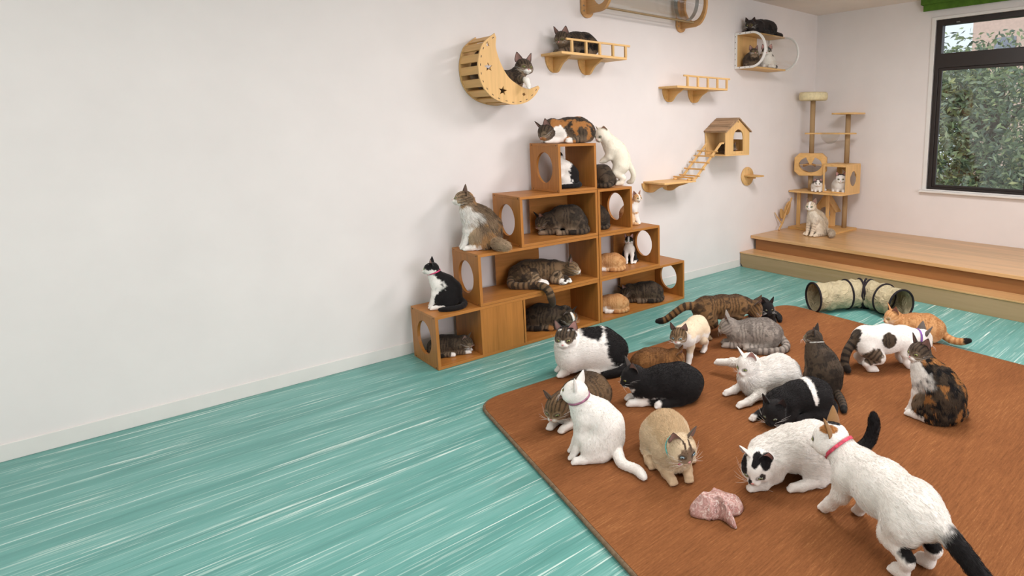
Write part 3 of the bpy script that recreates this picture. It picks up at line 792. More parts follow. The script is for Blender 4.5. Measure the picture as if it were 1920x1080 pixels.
# ------------------------------------------------------------------ outside the window
GZ = -2.6
b = MB(); b.box(-25, 35, 0.6, 60, GZ - .2, GZ); tag(b.build('ground', plain('asphalt', (120, 118, 114), .9, .1, .1)), kind='structure')
def leafmat():
    m, nt, bs = mat_base('tree_leaf')
    at = N(nt, 'ShaderNodeAttribute'); at.attribute_name = 'tone'
    nt.links.new(at.outputs['Color'], bs.inputs['Base Color']); bs.inputs['Roughness'].default_value = .42; bs.inputs['Specular IOR Level'].default_value = .5
    tl = N(nt, 'ShaderNodeBsdfTranslucent'); nt.links.new(at.outputs['Color'], tl.inputs['Color'])
    mx = N(nt, 'ShaderNodeMixShader'); mx.inputs['Fac'].default_value = .3
    nt.links.new(bs.outputs[0], mx.inputs[1]); nt.links.new(tl.outputs[0], mx.inputs[2]); nt.links.new(mx.outputs[0], nt.nodes['Material Output'].inputs['Surface'])
    return m
LEAF = leafmat(); BARK = plain('tree_bark', (92, 80, 66), .9, .2, .1, scale=20, bmp=.5)
def garden_tree(cx, cy, zc, rad, nleaf, seed, label, ls=.125):
    rg = np.random.default_rng(seed)
    e = empty('tree', (cx, cy, GZ), label, 'tree')
    b = MB(); b.tube(spline([(cx + .1, cy, GZ), (cx, cy + .05, GZ + 1.2), (cx - .06, cy, zc - .6), (cx + .05, cy, zc + rad[2] * .5)], 5), [.13] * 6 + [.10] * 5 + [.06] * 5, 10); b.build('trunk', BARK, e)
    b = MB(); tips = []
    for k in range(26):
        a = rg.uniform(0, 2 * PI); h = rg.uniform(-.75, .7); rr_ = math.sqrt(max(.05, 1 - h * h)) * rg.uniform(.6, .95)
        tip = np.array([cx + rad[0] * rr_ * math.cos(a), cy + rad[1] * rr_ * math.sin(a), zc + rad[2] * h]); st = np.array([cx, cy, zc + rad[2] * (h * .5 - .35)])
        mid = (tip + st) / 2 + rg.normal(0, .08, 3) + np.array([0, 0, .1])
        b.tube(spline([st, mid, tip], 5), list(np.linspace(.035, .008, 11)), 6); tips.append(tip); tips.append((mid + tip) / 2)
    b.build('branches', BARK, e)
    tips = np.array(tips); n = nleaf
    c = tips[rg.integers(0, len(tips), n)] + rg.normal(0, 1, (n, 3)) * np.array(rad) * .17
    m2 = n // 2
    d = rg.normal(0, 1, (m2, 3)); d /= np.linalg.norm(d, axis=1)[:, None]; c[:m2] = np.array([cx, cy, zc]) + d * np.array(rad) * rg.uniform(.55, 1.0, (m2, 1))
    t = rg.normal(0, 1, (n, 3)); t[:, 2] = t[:, 2] * .7 - .35; t /= np.linalg.norm(t, axis=1)[:, None]
    s = np.cross(t, rg.normal(0, 1, (n, 3))); s /= np.linalg.norm(s, axis=1)[:, None]; nn = np.cross(t, s)
    L = ls * rg.uniform(.6, 1.25, n)[:, None]; W = L * .19
    v = np.stack([c - t * L / 2, c - t * L * .1 + s * W + nn * L * .04, c + t * L / 2, c - t * L * .1 - s * W + nn * L * .04], 1).reshape(-1, 3)
    me = bpy.data.meshes.new('foliage'); f = np.arange(4 * n).reshape(-1, 4)
    me.from_pydata((v - np.array([cx, cy, GZ])).tolist(), [], f.tolist())
    cols = np.array([lin(q) for q in ((112, 128, 96), (136, 150, 106), (158, 170, 134), (98, 114, 96), (176, 178, 122), (130, 144, 126))])
    ci = rg.choice(6, n, p=[.3, .22, .14, .2, .05, .09]); cc = cols[ci] * rg.uniform(.75, 1.2, (n, 1))
    at = me.color_attributes.new('tone', 'FLOAT_COLOR', 'POINT'); at.data.foreach_set('color', np.repeat(np.concatenate([cc, np.ones((n, 1))], 1), 4, 0).astype(np.float32).ravel())
    me.materials.append(LEAF); o = bpy.data.objects.new('foliage', me); COL.objects.link(o); o.parent = e; tag(o, kind='stuff')
garden_tree(.75, 4.3, 1.28, (1.6, 1.2, 1.75), 15000, 5, 'bushy green tree filling the window, its trunk beyond the lower pane')
garden_tree(-.9, 7.4, .9, (2.0, 1.4, 1.9), 5500, 6, 'second green tree farther behind the window, seen past the nearer tree', .12)
def building(x0, x1, y, h, c, label):
    e = empty('street_building', ((x0 + x1) / 2, y, GZ), label, 'building')
    b = MB(); b.box(x0, x1, y, y + 8, GZ, h); b.build('facade', plain('facade_render', c, .85, .05, .1), e)
    wm = plain('far_window_glass', (132, 136, 148), .25, .1, .5); lm = plain('far_ledge', [min(255, q * 1.06) for q in c], .8, .03, .1)
    z = GZ + 1.2
    while z < h - 1.6:
        x = x0 + .9
        while x < x1 - 1.6:
            b = MB(); b.box(x, x + .8, y - .06, y + .02, z, z + .95); wd = b.build('window', wm, e)
            x += 2.5
        b = MB(); b.box(x0 - .05, x1 + .05, y - .22, y, z - .55, z - .35); b.build('ledge', lm, e)
        z += 2.75
building(-5.5, 6.0, 21.0, 11.0, (206, 178, 164), 'pinkish apartment block beyond the trees, at the upper window panes')

# ------------------------------------------------------------------ cats
def hash3(i, j, k, seed):
    h = (i.astype(np.int64) * 374761393 + j.astype(np.int64) * 668265263 + k.astype(np.int64) * 2147483647 + seed * 974634777) & 0xffffffff
    h = ((h ^ (h >> 13)) * 1274126177) & 0xffffffff
    h = ((h ^ (h >> 16)) * 2246822519) & 0xffffffff
    return ((h ^ (h >> 15)) & 0xffff) / 65535.0


def vnoise(P, seed=0):
    f = np.floor(P).astype(np.int64); t = P - f; t = t * t * (3 - 2 * t); out = np.zeros(len(P))
    for a in (0, 1):
        for c in (0, 1):
            for d in (0, 1):
                w = (t[:, 0] if a else 1 - t[:, 0]) * (t[:, 1] if c else 1 - t[:, 1]) * (t[:, 2] if d else 1 - t[:, 2])
                out += w * hash3(f[:, 0] + a, f[:, 1] + c, f[:, 2] + d, seed)
    return out


def fbm(P, seed=0):
    return (vnoise(P, seed) * .55 + vnoise(P * 2.1 + 7, seed + 1) * .3 + vnoise(P * 4.3 + 3, seed + 2) * .15)


def sstep(a, b_, x):
    t = np.clip((x - a) / (b_ - a), 0, 1)
    return t * t * (3 - 2 * t)


def rot_ypr(yaw, pitch, roll):
    """columns = forward, left, up"""
    cy, sy, cp, sp, cr, sr = math.cos(yaw), math.sin(yaw), math.cos(pitch), math.sin(pitch), math.cos(roll), math.sin(roll)
    f = np.array([cy * cp, sy * cp, sp]); l0 = np.array([-sy, cy, 0]); u0 = np.cross(f, l0)
    return np.stack([f, l0 * cr + u0 * sr, u0 * cr - l0 * sr], 1)


def polyline_near(P, pts):
    """nearest point on a chain of (x,y,z,r): distance to axis, param length from start, radius, tangent, axis point"""
    A = np.array(pts, float); best = np.full(len(P), 1e9); L = np.zeros(len(P)); Rr = np.zeros(len(P)); T = np.zeros((len(P), 3)); Q = np.zeros((len(P), 3)); acc = 0.0; sd = np.full(len(P), 1e9)
    for a, c in zip(A[:-1], A[1:]):
        d = c[:3] - a[:3]; ln = np.linalg.norm(d) + 1e-9
        t = np.clip(((P - a[:3]) @ d) / ln ** 2, 0, 1); q = a[:3] + t[:, None] * d; dist = np.linalg.norm(P - q, axis=1); r = a[3] + (c[3] - a[3]) * t
        m = (dist - r) < sd
        sd[m] = (dist - r)[m]; best[m] = dist[m]; L[m] = acc + t[m] * ln; Rr[m] = r[m]; T[m] = d / ln; Q[m] = q[m]; acc += ln
    return sd, best, L, Rr, T, Q, acc


def surface_nets(F, o, h):
    S = F < 0
    nx, ny, nz = F.shape
    C = [S[a:nx - 1 + a, c:ny - 1 + c, d:nz - 1 + d] for a in (0, 1) for c in (0, 1) for d in (0, 1)]
    cnt = sum(q.astype(np.int8) for q in C); act = (cnt > 0) & (cnt < 8)
    I = np.argwhere(act); idx = -np.ones(act.shape, np.int64); idx[act] = np.arange(len(I))
    acc = np.zeros((len(I), 3)); num = np.zeros(len(I))
    for ax in range(3):
        o1, o2 = [q for q in range(3) if q != ax]
        for u in (0, 1):
            for v in (0, 1):
                a = I.copy(); a[:, o1] += u; a[:, o2] += v; c = a.copy(); c[:, ax] += 1
                fa = F[a[:, 0], a[:, 1], a[:, 2]]; fc = F[c[:, 0], c[:, 1], c[:, 2]]; m = (fa < 0) != (fc < 0)
                t = fa[m] / (fa[m] - fc[m]); p = a[m].astype(float); p[:, ax] += t; acc[m] += p; num[m] += 1
    V = acc / num[:, None] * h + o
    faces = []
    for ax in range(3):
        o1, o2 = [(1, 2), (2, 0), (0, 1)][ax]
        s0 = [slice(None)] * 3; s1 = [slice(None)] * 3; s0[ax] = slice(0, -1); s1[ax] = slice(1, None)
        a, c = S[tuple(s0)], S[tuple(s1)]; E_ = np.argwhere(a != c)
        E_ = E_[(E_[:, o1] > 0) & (E_[:, o2] > 0) & (E_[:, o1] < F.shape[o1] - 1) & (E_[:, o2] < F.shape[o2] - 1)]
        ins = a[E_[:, 0], E_[:, 1], E_[:, 2]]
        q = []
        for (u, v) in ((1, 1), (0, 1), (0, 0), (1, 0)):
            k = E_.copy(); k[:, o1] -= u; k[:, o2] -= v; q.append(idx[k[:, 0], k[:, 1], k[:, 2]])
        q = np.stack(q, 1); q[~ins] = q[~ins][:, ::-1]
        faces.append(q)
    f = np.concatenate(faces)
    return V, f[(f >= 0).all(1)]


# --- poses: x forward, y to the cat's left, z up; chains are (x, y, z, radius)
def pose_sit():
    return dict(spine=[(-.105, 0, .080, .084), (-.092, 0, .145, .088), (-.055, 0, .205, .076), (-.005, 0, .25, .060), (.025, 0, .288, .046)],
                haunch=[((-.055, s * .068, .072), (.088, .042, .076), .25) for s in (1, -1)],
                hind=[[(-.07, s * .085, .03, .026), (.02, s * .083, .02, .019), (.058, s * .08, .017, .019)] for s in (1, -1)],
                fore=[[(.012, s * .040, .205, .036), (.034, s * .042, .13, .025), (.052, s * .037, .06, .0195), (.072, s * .036, .018, .019)] for s in (1, -1)],
                chest=[((.022, 0, .205), (.040, .050, .075), -.25)], head=(.055, 0, .345), look=(0, 0, 0),
                tail=[(-.16, 0, .05, .026), (-.2, .06, .028, .022), (-.17, .14, .022, .021), (-.08, .17, .02, .02), (.0, .15, .018, .016)])


def pose_loaf():
    return dict(spine=[(-.145, 0, .085, .078), (-.09, 0, .10, .09), (-.0, 0, .10, .086), (.085, 0, .098, .07), (.125, 0, .125, .052)],
                haunch=[((-.1, s * .07, .07), (.088, .04, .068), .15) for s in (1, -1)],
                hind=[[(-.08, s * .09, .026, .022), (.0, s * .095, .017, .018), (.035, s * .092, .016, .018)] for s in (1, -1)],
                fore=[[(.06, s * .05, .085, .038), (.05, s * .06, .035, .025), (.12, s * .045, .019, .02), (.175, s * .036, .017, .02)] for s in (1, -1)],
                chest=[((.1, 0, .075), (.052, .058, .06), 0)], head=(.165, 0, .165), look=(0, 0, 0),
                tail=[(-.2, 0, .06, .026), (-.235, .07, .028, .022), (-.19, .14, .021, .021), (-.08, .16, .02, .02), (.02, .145, .018, .016)])


def pose_stand():
    return dict(spine=[(-.185, 0, .215, .058), (-.14, 0, .21, .07), (-.02, 0, .195, .08), (.09, 0, .205, .07), (.15, 0, .245, .05)],
                haunch=[((-.15, s * .045, .175), (.062, .032, .075), -.2) for s in (1, -1)],
                hind=[[(-.15, s * .052, .17, .048), (-.115, s * .056, .115, .033), (-.185, s * .054, .075, .02), (-.17, s * .052, .025, .017), (-.145, s * .052, .017, .02)] for s in (1, -1)],
                fore=[[(.1, s * .042, .19, .042), (.085, s * .046, .13, .028), (.1, s * .044, .06, .02), (.118, s * .044, .018, .02)] for s in (1, -1)],
                chest=[((.1, 0, .185), (.05, .05, .06), .2)], head=(.205, 0, .30), look=(0, 0, 0),
                tail=[(-.22, 0, .23, .025), (-.29, 0, .2, .022), (-.36, .0, .15, .02), (-.42, .0, .13, .018), (-.47, 0, .14, .014)])


def pose_side():
    """lying on its side, legs stretched towards -y"""
    return dict(spine=[(-.17, .02, .078, .07), (-.1, .03, .086, .084), (0, .03, .086, .08), (.1, .015, .085, .068), (.15, 0, .085, .05)],
                haunch=[((-.13, -.03, .07), (.07, .07, .05), 0)],
                hind=[[(-.14, -.04, .05, .045), (-.1, -.13, .035, .028), (-.14, -.2, .022, .018), (-.13, -.25, .02, .019)], [(-.15, -.04, .09, .045), (-.07, -.11, .07, .028), (-.1, -.18, .05, .018), (-.08, -.22, .045, .019)]],
                fore=[[(.08, -.03, .05, .036), (.07, -.1, .03, .024), (.11, -.16, .02, .018), (.13, -.2, .02, .019)], [(.09, -.03, .09, .034), (.1, -.1, .06, .024), (.15, -.15, .04, .018), (.17, -.18, .035, .019)]],
                chest=[], head=(.2, -.03, .07), look=(-20, -8, -15),
                tail=[(-.23, .02, .05, .025), (-.28, -.06, .025, .022), (-.27, -.15, .022, .02), (-.22, -.23, .02, .018), (-.15, -.27, .02, .014)])


TUCK = [(-.185, .0, .05, .024), (-.2, .05, .03, .021), (-.155, .10, .021, .019), (-.06, .115, .02, .016)]
TUCKR = [(x, -y, z, r) for x, y, z, r in TUCK]
COMPACT = dict(spine=[(-.08, 0, .085, .082), (-.04, 0, .10, .094), (.02, 0, .10, .09), (.06, 0, .10, .07), (.075, 0, .125, .055)],
               haunch=[((-.045, s * .075, .07), (.07, .045, .066), .15) for s in (1, -1)], hind=[[(-.03, s * .09, .026, .022), (.02, s * .095, .017, .018), (.05, s * .092, .016, .018)] for s in (1, -1)],
               fore=[[(.04, s * .05, .085, .036), (.05, s * .055, .04, .025), (.085, s * .045, .019, .02), (.12, s * .036, .017, .02)] for s in (1, -1)], chest=[((.06, 0, .075), (.05, .06, .065), 0)],
               tail=[(-.13, 0, .05, .024), (-.14, .05, .03, .021), (-.1, .11, .021, .019), (-.03, .125, .02, .016)])
POSES = dict(sit=pose_sit, loaf=pose_loaf, stand=pose_stand, side=pose_side)

PAL = dict(white=(238, 233, 226), cream=(228, 211, 184), black=(23, 20, 20), brown=(116, 92, 66), bdark=(50, 40, 31), blight=(176, 152, 122), dtab=(80, 66, 52), ddark=(27, 23, 20), dlight=(140, 120, 98),
           silver=(158, 148, 138), sdark=(104, 96, 90), slight=(196, 186, 176), orange=(204, 158, 108), odark=(176, 122, 74), olight=(236, 210, 174), rust=(142, 98, 56), rdark=(92, 60, 34), rlight=(178, 136, 92), mack=(122, 90, 56), mdark=(42, 32, 24), mlight=(168, 134, 96),
           grey=(92, 84, 78), gdark=(60, 54, 50), pink=(226, 172, 164), nose=(214, 150, 144), cal=(164, 112, 62), lynx=(212, 190, 158), ltip=(92, 78, 66), beige=(214, 196, 170), bgd=(166, 150, 132), bgl=(232, 220, 202))
TAB = dict(brown=('brown', 'bdark', 'blight'), dark=('dtab', 'ddark', 'dlight'), silver=('silver', 'sdark', 'slight'), orange=('orange', 'odark', 'olight'), rust=('rust', 'rdark', 'rlight'), tort=((150, 126, 100), (72, 58, 46), (196, 172, 142)), mack=('mack', 'mdark', 'mlight'), beige=('beige', 'bgd', 'bgl'))


def pal(c):
    return np.array(lin(PAL[c] if isinstance(c, str) else c))


def tabby(kind, X, seed):
    """striped coat colours for vertices X (context dict)"""
    cb, cd, cl = [pal(q) for q in TAB[kind]]
    P = X['P']; n = len(P)
    w1 = fbm(P * 26, seed); w2 = fbm(P * 75, seed + 9)
    d = X['dors']
    lat = np.abs(d)
    ph = X['sl'] / .0235 * 2 * PI + (w1 - .5) * 9 + (1 - d) * 1.2
    st = sstep(.05, .65, np.sin(ph)) * sstep(-.75, -.2, d)
    st = np.maximum(st, sstep(.80, .93, d) * .85)
    st = st * (.35 + .9 * w2)
    col = cb + (cl - cb) * sstep(-.25, -.85, d)[:, None] * .8
    col = col + (cd - col) * np.clip(st, 0, 1)[:, None] * .85
    col = col + (cd - col) * (sstep(.1, .9, d) * .28)[:, None]
    lg = X['reg'] == 2
    if lg.any():
        s2 = sstep(.0, .6, np.sin(X['ll'] / .028 * 2 * PI + (w1 - .5) * 4)) * .75 * (X['lt'] < .86); c2 = cb * .6 + cl * .4; c2 = c2 + (cd - c2) * s2[:, None]; col[lg] = c2[lg]
    tl = X['reg'] == 3
    if tl.any():
        s3 = np.maximum(sstep(-.1, .5, np.sin(X['tl'] / .036 * 2 * PI + (w1 - .5) * 2)), sstep(.84, .9, X['tt'])); c3 = cb + (cd - cb) * (s3 * .9)[:, None]; col[tl] = c3[tl]
    hd = X['reg'] == 1
    if hd.any():
        q = X['hq']; hx, hy, hz = q[:, 0], q[:, 1], q[:, 2]
        fore = sstep(.014, .024, hz) * sstep(.6, 1.0, np.cos(hy / .0145 * 2 * PI + (w2 - .5) * 2.5) + .35)
        cheek = sstep(.026, .034, np.abs(hy)) * sstep(.25, .8, np.sin((hz + .35 * hx) / .0155 * 2 * PI + (w2 - .5) * 2)) * (hz < .02) * sstep(.035, .02, hx)
        s = np.maximum(fore, cheek); s = np.maximum(s, sstep(-.005, -.03, hx) * .5)
        ch = cb + (cl - cb) * (sstep(.004, -.014, hz) * sstep(.005, .03, hx))[:, None] * .8
        eye = np.minimum(np.hypot(hy - .0205, hz - .006), np.hypot(hy + .0205, hz - .006)); ch = ch + (cl - ch) * (sstep(.019, .013, eye) * sstep(.02, .03, hx) * .55)[:, None]
        ch = ch + (cd - ch) * (s * .8)[:, None]; col[hd] = ch[hd]
    return col


def coat_colours(X, coat, seed):
    P = X['P']; n = len(P); base = coat.get('base', 'white')
    col = tabby(base[4:], X, seed) if isinstance(base, str) and base.startswith('tab:') else np.tile(pal(base), (n, 1))
    ed = (fbm(P * 55, seed + 31) - .5)
    def put(mask, c):
        c = tabby(c[4:], X, seed) if isinstance(c, str) and c.startswith('tab:') else np.tile(pal(c), (n, 1))
        m = np.clip(mask, 0, 1)[:, None]; col[:] = col * (1 - m) + c * m
    hd = (X['reg'] == 1).astype(float); q = X['hq']; hx, hy, hz = q[:, 0], q[:, 1], q[:, 2]
    for op in coat.get('ops', ()):
        k = op[0]
        if k == 'blob':            # body patch: centre, radii, colour
            e_ = np.linalg.norm((P - np.array(op[1])) / np.array(op[2]), axis=1) + ed * .45; put(sstep(1.08, .92, e_) * (X['reg'] != 1) * (X['reg'] != 3), op[3])
        elif k == 'hblob':         # head patch in head coordinates
            e_ = np.linalg.norm((q - np.array(op[1])) / np.array(op[2]), axis=1) + ed * .8; put(sstep(1.08, .92, e_) * hd, op[3])
        elif k == 'noise':         # mottled patches
            f = fbm(P * op[1] + op[4] if len(op) > 4 else P * op[1], seed + 51 + len(op[3])) + (vnoise(P * 420, seed + 3) - .5) * .10; put(sstep(op[2], op[2] + .035, f) * (X['reg'] != 1 if len(op) > 5 else 1), op[3])
        elif k == 'chest': put(sstep(op[2] if len(op) > 2 else -.1, (op[2] if len(op) > 2 else -.1) - .25, X['dors'] + ed * .5) * (X['reg'] == 0) * sstep(.45, .6, X['st'] + ed * .2), op[1])
        elif k == 'belly': put(sstep(-.35, -.55, X['dors'] + ed * .4) * (X['reg'] == 0), op[1])
        elif k == 'paws': put(sstep(op[2] - .05, op[2] + .05, X['lt'] + ed * .15) * (X['reg'] == 2), op[1])
        elif k == 'fpaws': put(sstep(op[2] - .05, op[2] + .05, X['lt'] + ed * .15) * (X['reg'] == 2) * X['isfore'], op[1])
        elif k == 'legs': put((X['reg'] == 2) * 1.0, op[1])
        elif k == 'tail': put(sstep(op[2] - .04, op[2] + .04, X['tt'] + ed * .1) * (X['reg'] == 3), op[1])
        elif k == 'rump': put(sstep(op[2] + .06, op[2] - .06, X['st'] + ed * .3) * (X['reg'] == 0), op[1])
        elif k == 'back': put(sstep(op[2] - .12, op[2] + .12, X['dors'] + ed * .6) * (X['reg'] == 0), op[1])
        elif k == 'muzzle': put(sstep(1.1, .9, np.linalg.norm((q - np.array([.045, 0, -.02])) / np.array([.026, .024, .017]), axis=1) + ed * .3) * hd, op[1])
        elif k == 'blaze': put(sstep(1.1, .9, np.hypot(hy / .009, np.minimum(0, hx - .01) / .02) + ed * .5) * hd * (hz > -.02), op[1])
        elif k == 'mask': put(sstep(-.01, .035, hx + ed * .02) * hd * .9, op[1])
        elif k == 'head': put(hd, op[1])
        elif k == 'cap': put(sstep(-.004, .006, hz + .25 * np.abs(hy) + ed * .012 - .004) * hd, op[1])
    # mouth line, eye rims, closed eyes
    dk = np.array([.016, .011, .009])
    face = hd * (hx > .02)
    mouth = np.exp(-((hz + .0245 - np.abs(hy) * .18) / .0018) ** 2) * (np.abs(hy) < .016) * (hx > .038) * .45
    eye = np.minimum(np.hypot(hy - .0205, (hz - .006) * 1.4), np.hypot(hy + .0205, (hz - .006) * 1.4))
    rim = np.exp(-((eye - .0100) / .0026) ** 2) * .75 * face
    if coat.get('closed'):
        dy = np.abs(np.abs(hy) - .0205); rim = np.exp(-((hz - .003 + (dy / .011) ** 2 * .003) / .0018) ** 2) * (dy < .0115) * face * .9
    m = np.clip(np.maximum(mouth * face, rim), 0, 1)[:, None]
    col = col * (1 - m) + dk * m
    return col


def coat_mat():
    m, nt, bs = mat_base('cat_coat')
    at = N(nt, 'ShaderNodeAttribute'); at.attribute_name = 'coat'
    v = coords(nt, (1, 1, 1)); f = noise(nt, v, 140, 2)
    mx = N(nt, 'ShaderNodeMix', data_type='RGBA', blend_type='MULTIPLY'); mx.inputs['Factor'].default_value = .35
    rp = N(nt, 'ShaderNodeMapRange'); rp.inputs['To Min'].default_value = .7; rp.inputs['To Max'].default_value = 1.25; nt.links.new(f, rp.inputs['Value'])
    nt.links.new(at.outputs['Color'], mx.inputs[6]); nt.links.new(rp.outputs['Result'], mx.inputs[7]); nt.links.new(mx.outputs[2], bs.inputs['Base Color'])
    bs.inputs['Roughness'].default_value = .75; bs.inputs['Specular IOR Level'].default_value = .15
    bs.inputs['Sheen Weight'].default_value = .12
    return m


def fur_mat():
    m, nt, bs = mat_base('cat_fur')
    at = N(nt, 'ShaderNodeAttribute'); at.attribute_name = 'coat'
    nt.links.new(at.outputs['Color'], bs.inputs['Base Color'])
    bs.inputs['Roughness'].default_value = .6; bs.inputs['Specular IOR Level'].default_value = .2
    return m


def eye_mat():
    m, nt, bs = mat_base('cat_eye')
    at = N(nt, 'ShaderNodeAttribute'); at.attribute_name = 'coat'
    nt.links.new(at.outputs['Color'], bs.inputs['Base Color']); bs.inputs['Roughness'].default_value = .06; bs.inputs['Specular IOR Level'].default_value = .6
    return m


MC, MF, ME = coat_mat(), fur_mat(), eye_mat()
COLLARS = {}
WHITE_ = 'white'


def collar_mat(c):
    if c not in COLLARS: COLLARS[c] = plain('collar_strap_%d_%d_%d' % c, c, .55, .25, .3, scale=70)
    return COLLARS[c]


CAT_N = [0]


def cat(label, loc, heading, pose='loaf', sc=1.0, coat=None, h=.0055, nfur=5000, flen=.0105, fat=1.0, collar=None, bow=None, eyes=(138, 136, 76), fwid=.00042, clamp=True, headscale=1.15, lid=.62, earl=1.0, **ov):
    CAT_N[0] += 1; seed = CAT_N[0] * 17
    coat = coat or {}
    p = POSES[pose](); p.update(ov)
    S = sc
    spine = [(x * S, y * S, z * S, r * S * fat) for x, y, z, r in p['spine']]
    tail = spline_tail(p['tail'], S)
    fore = [[(x * S, y * S, z * S, r * S) for x, y, z, r in l] for l in p['fore']]
    hind = [[(x * S, y * S, z * S, r * S) for x, y, z, r in l] for l in p['hind']]
    hp = np.array(p['head']) * S
    ly, lp, lr = [R(q) for q in p['look']]
    HM = rot_ypr(ly, lp, lr); HS = S * headscale * 1.04
    prim = []
    def cone(a, c, ra, rb, k): prim.append(('c', np.array(a, float), np.array(c, float), ra, rb, k))
    def ell(c, Rm, r, k): prim.append(('e', np.array(c, float), Rm, np.array(r, float), k))
    for a, c in zip(spine[:-1], spine[1:]): cone(a[:3], c[:3], a[3], c[3], .03 * S)
    for (c, r, tilt) in p['haunch']:
        ell(np.array(c) * S, rot_ypr(0, tilt, 0), np.array(r) * S * (1 + (fat - 1) * .6), .03 * S)
    for (c, r, tilt) in p['chest']: ell(np.array(c) * S, rot_ypr(0, tilt, 0), np.array(r) * S * fat, .035 * S)
    for leg in fore + hind:
        for i, (a, c) in enumerate(zip(leg[:-1], leg[1:])): cone(a[:3], c[:3], a[3], c[3], (.028 if i == 0 else .016) * S)
        e_, pv = np.array(leg[-1][:3]), np.array(leg[-2][:3]); d = e_ - pv; d[2] = 0 if clamp is True else d[2]; ln = np.linalg.norm(d)
        d = d / ln if ln > .012 * S else np.array([1.0, 0, 0]); sd = np.cross([0, 0, 1.0], d)
        r = leg[-1][3]
        for t in (-1.05, -.36, .36, 1.05):
            cone(e_ + sd * t * r * .52 + d * r * .35 + np.array([0, 0, -.004 * S]), e_ + sd * t * r * .62 + d * r * (.98 if abs(t) < .5 else .8) + np.array([0, 0, -.006 * S]), r * .36, r * .36, .005 * S)
    for a, c in zip(tail[:-1], tail[1:]): cone(a[:3], c[:3], a[3], c[3], .015 * S)
    nk = np.array(spine[-1][:3])
    def H(*q): return hp + HM @ (np.array(q) * HS)
    cone(nk, H(-.015, 0, -.004), spine[-1][3], .043 * HS, .022 * S)
    ell(H(-.006, 0, .006), HM, np.array([.049, .0475, .043]) * HS, .012 * S)
    for s in (1, -1):
        ell(H(.008, s * .024, -.011), HM, np.array([.030, .026, .024]) * HS, .014 * HS)
        ell(H(.041, s * .0098, -.0155), HM, np.array([.0145, .0125, .0115]) * HS, .007 * HS)
    cone(H(.02, 0, .012), H(.046, 0, -.004), .016 * HS, .0085 * HS, .012 * HS)
    ell(H(.036, 0, -.0265), HM, np.array([.013, .012, .010]) * HS, .008 * HS)
    # bounding grid
    lo = np.full(3, 1e9); hi = -lo
    bbs = []
    for q in prim:
        if q[0] == 'c': a = np.minimum(q[1] - q[3], q[2] - q[4]); c = np.maximum(q[1] + q[3], q[2] + q[4])
        else: ext = np.sqrt(((q[2] * q[3]) ** 2).sum(1)); a, c = q[1] - ext, q[1] + ext
        bbs.append((a, c)); lo = np.minimum(lo, a); hi = np.maximum(hi, c)
    lo -= 3 * h; hi += 3 * h
    dim = np.ceil((hi - lo) / h).astype(int) + 1
    FAR = .05
    F = np.full(dim, FAR, np.float32)
    axs = [lo[i] + np.arange(dim[i]) * h for i in range(3)]
    for q, (a, c) in zip(prim, bbs):
        mg = .038
        i0 = np.clip(np.floor((a - mg - lo) / h).astype(int), 0, dim - 1); i1 = np.clip(np.ceil((c + mg - lo) / h).astype(int) + 1, 1, dim)
        gx = axs[0][i0[0]:i1[0]][:, None, None]; gy = axs[1][i0[1]:i1[1]][None, :, None]; gz = axs[2][i0[2]:i1[2]][None, None, :]
        if q[0] == 'c':
            A, B_ = q[1], q[2]; d = B_ - A; l2 = d @ d + 1e-12
            t = np.clip(((gx - A[0]) * d[0] + (gy - A[1]) * d[1] + (gz - A[2]) * d[2]) / l2, 0, 1)
            D = np.sqrt((gx - A[0] - t * d[0]) ** 2 + (gy - A[1] - t * d[1]) ** 2 + (gz - A[2] - t * d[2]) ** 2) - (q[3] + (q[4] - q[3]) * t)
        else:
            c0, Rm, r = q[1], q[2], q[3]
            u = [((gx - c0[0]) * Rm[0, i] + (gy - c0[1]) * Rm[1, i] + (gz - c0[2]) * Rm[2, i]) / r[i] for i in range(3)]
            k0 = np.sqrt(u[0] ** 2 + u[1] ** 2 + u[2] ** 2); k1 = np.sqrt((u[0] / r[0]) ** 2 + (u[1] / r[1]) ** 2 + (u[2] / r[2]) ** 2) + 1e-9
            D = k0 * (k0 - 1) / k1
        k = q[-1]; G = F[i0[0]:i1[0], i0[1]:i1[1], i0[2]:i1[2]]
        hh = np.maximum(k - np.abs(G - D), 0) / k
        F[i0[0]:i1[0], i0[1]:i1[1], i0[2]:i1[2]] = np.minimum(G, D) - hh * hh * k * .25
    V, Fc = surface_nets(F, lo, h)
    if clamp is True: V[:, 2] = np.maximum(V[:, 2], .0012)
    elif clamp is not False:
        mk = V[:, 1] > clamp; V[mk, 2] = np.maximum(V[mk, 2], .0012)
    nb = len(V)
    # context for colours
    def context(P):
        X = {}
        sd0, d0, L0, R0, T0, Q0, A0 = polyline_near(P, spine)
        up = np.array([0, 0, 1.0]) - T0 * T0[:, 2:3]; nu = np.linalg.norm(up, axis=1); weak = nu < .25
        up[weak] = np.array([-1.0, 0, 0]); up /= np.linalg.norm(up, axis=1)[:, None]
        X['dors'] = ((P - Q0) * up).sum(1) / (np.linalg.norm(P - Q0, axis=1) + 1e-6)
        X['sl'] = L0 / S; X['st'] = L0 / A0
        for (c, r, tilt) in p['haunch']: sd0 = np.minimum(sd0, np.linalg.norm((P - np.array(c) * S) / (np.array(r) * S), axis=1) * min(r) * S - min(r) * S)
        for (c, r, tilt) in p['chest']: sd0 = np.minimum(sd0, np.linalg.norm((P - np.array(c) * S) / (np.array(r) * S), axis=1) * min(r) * S - min(r) * S)
        q = (P - hp) @ HM / HS; X['hq'] = q
        sdh = np.minimum(np.linalg.norm(q / np.array([.052, .05, .046]), axis=1) - 1, np.linalg.norm((q - np.array([.04, 0, -.015])) / np.array([.02, .025, .02]), axis=1) - 1) * .045 * HS
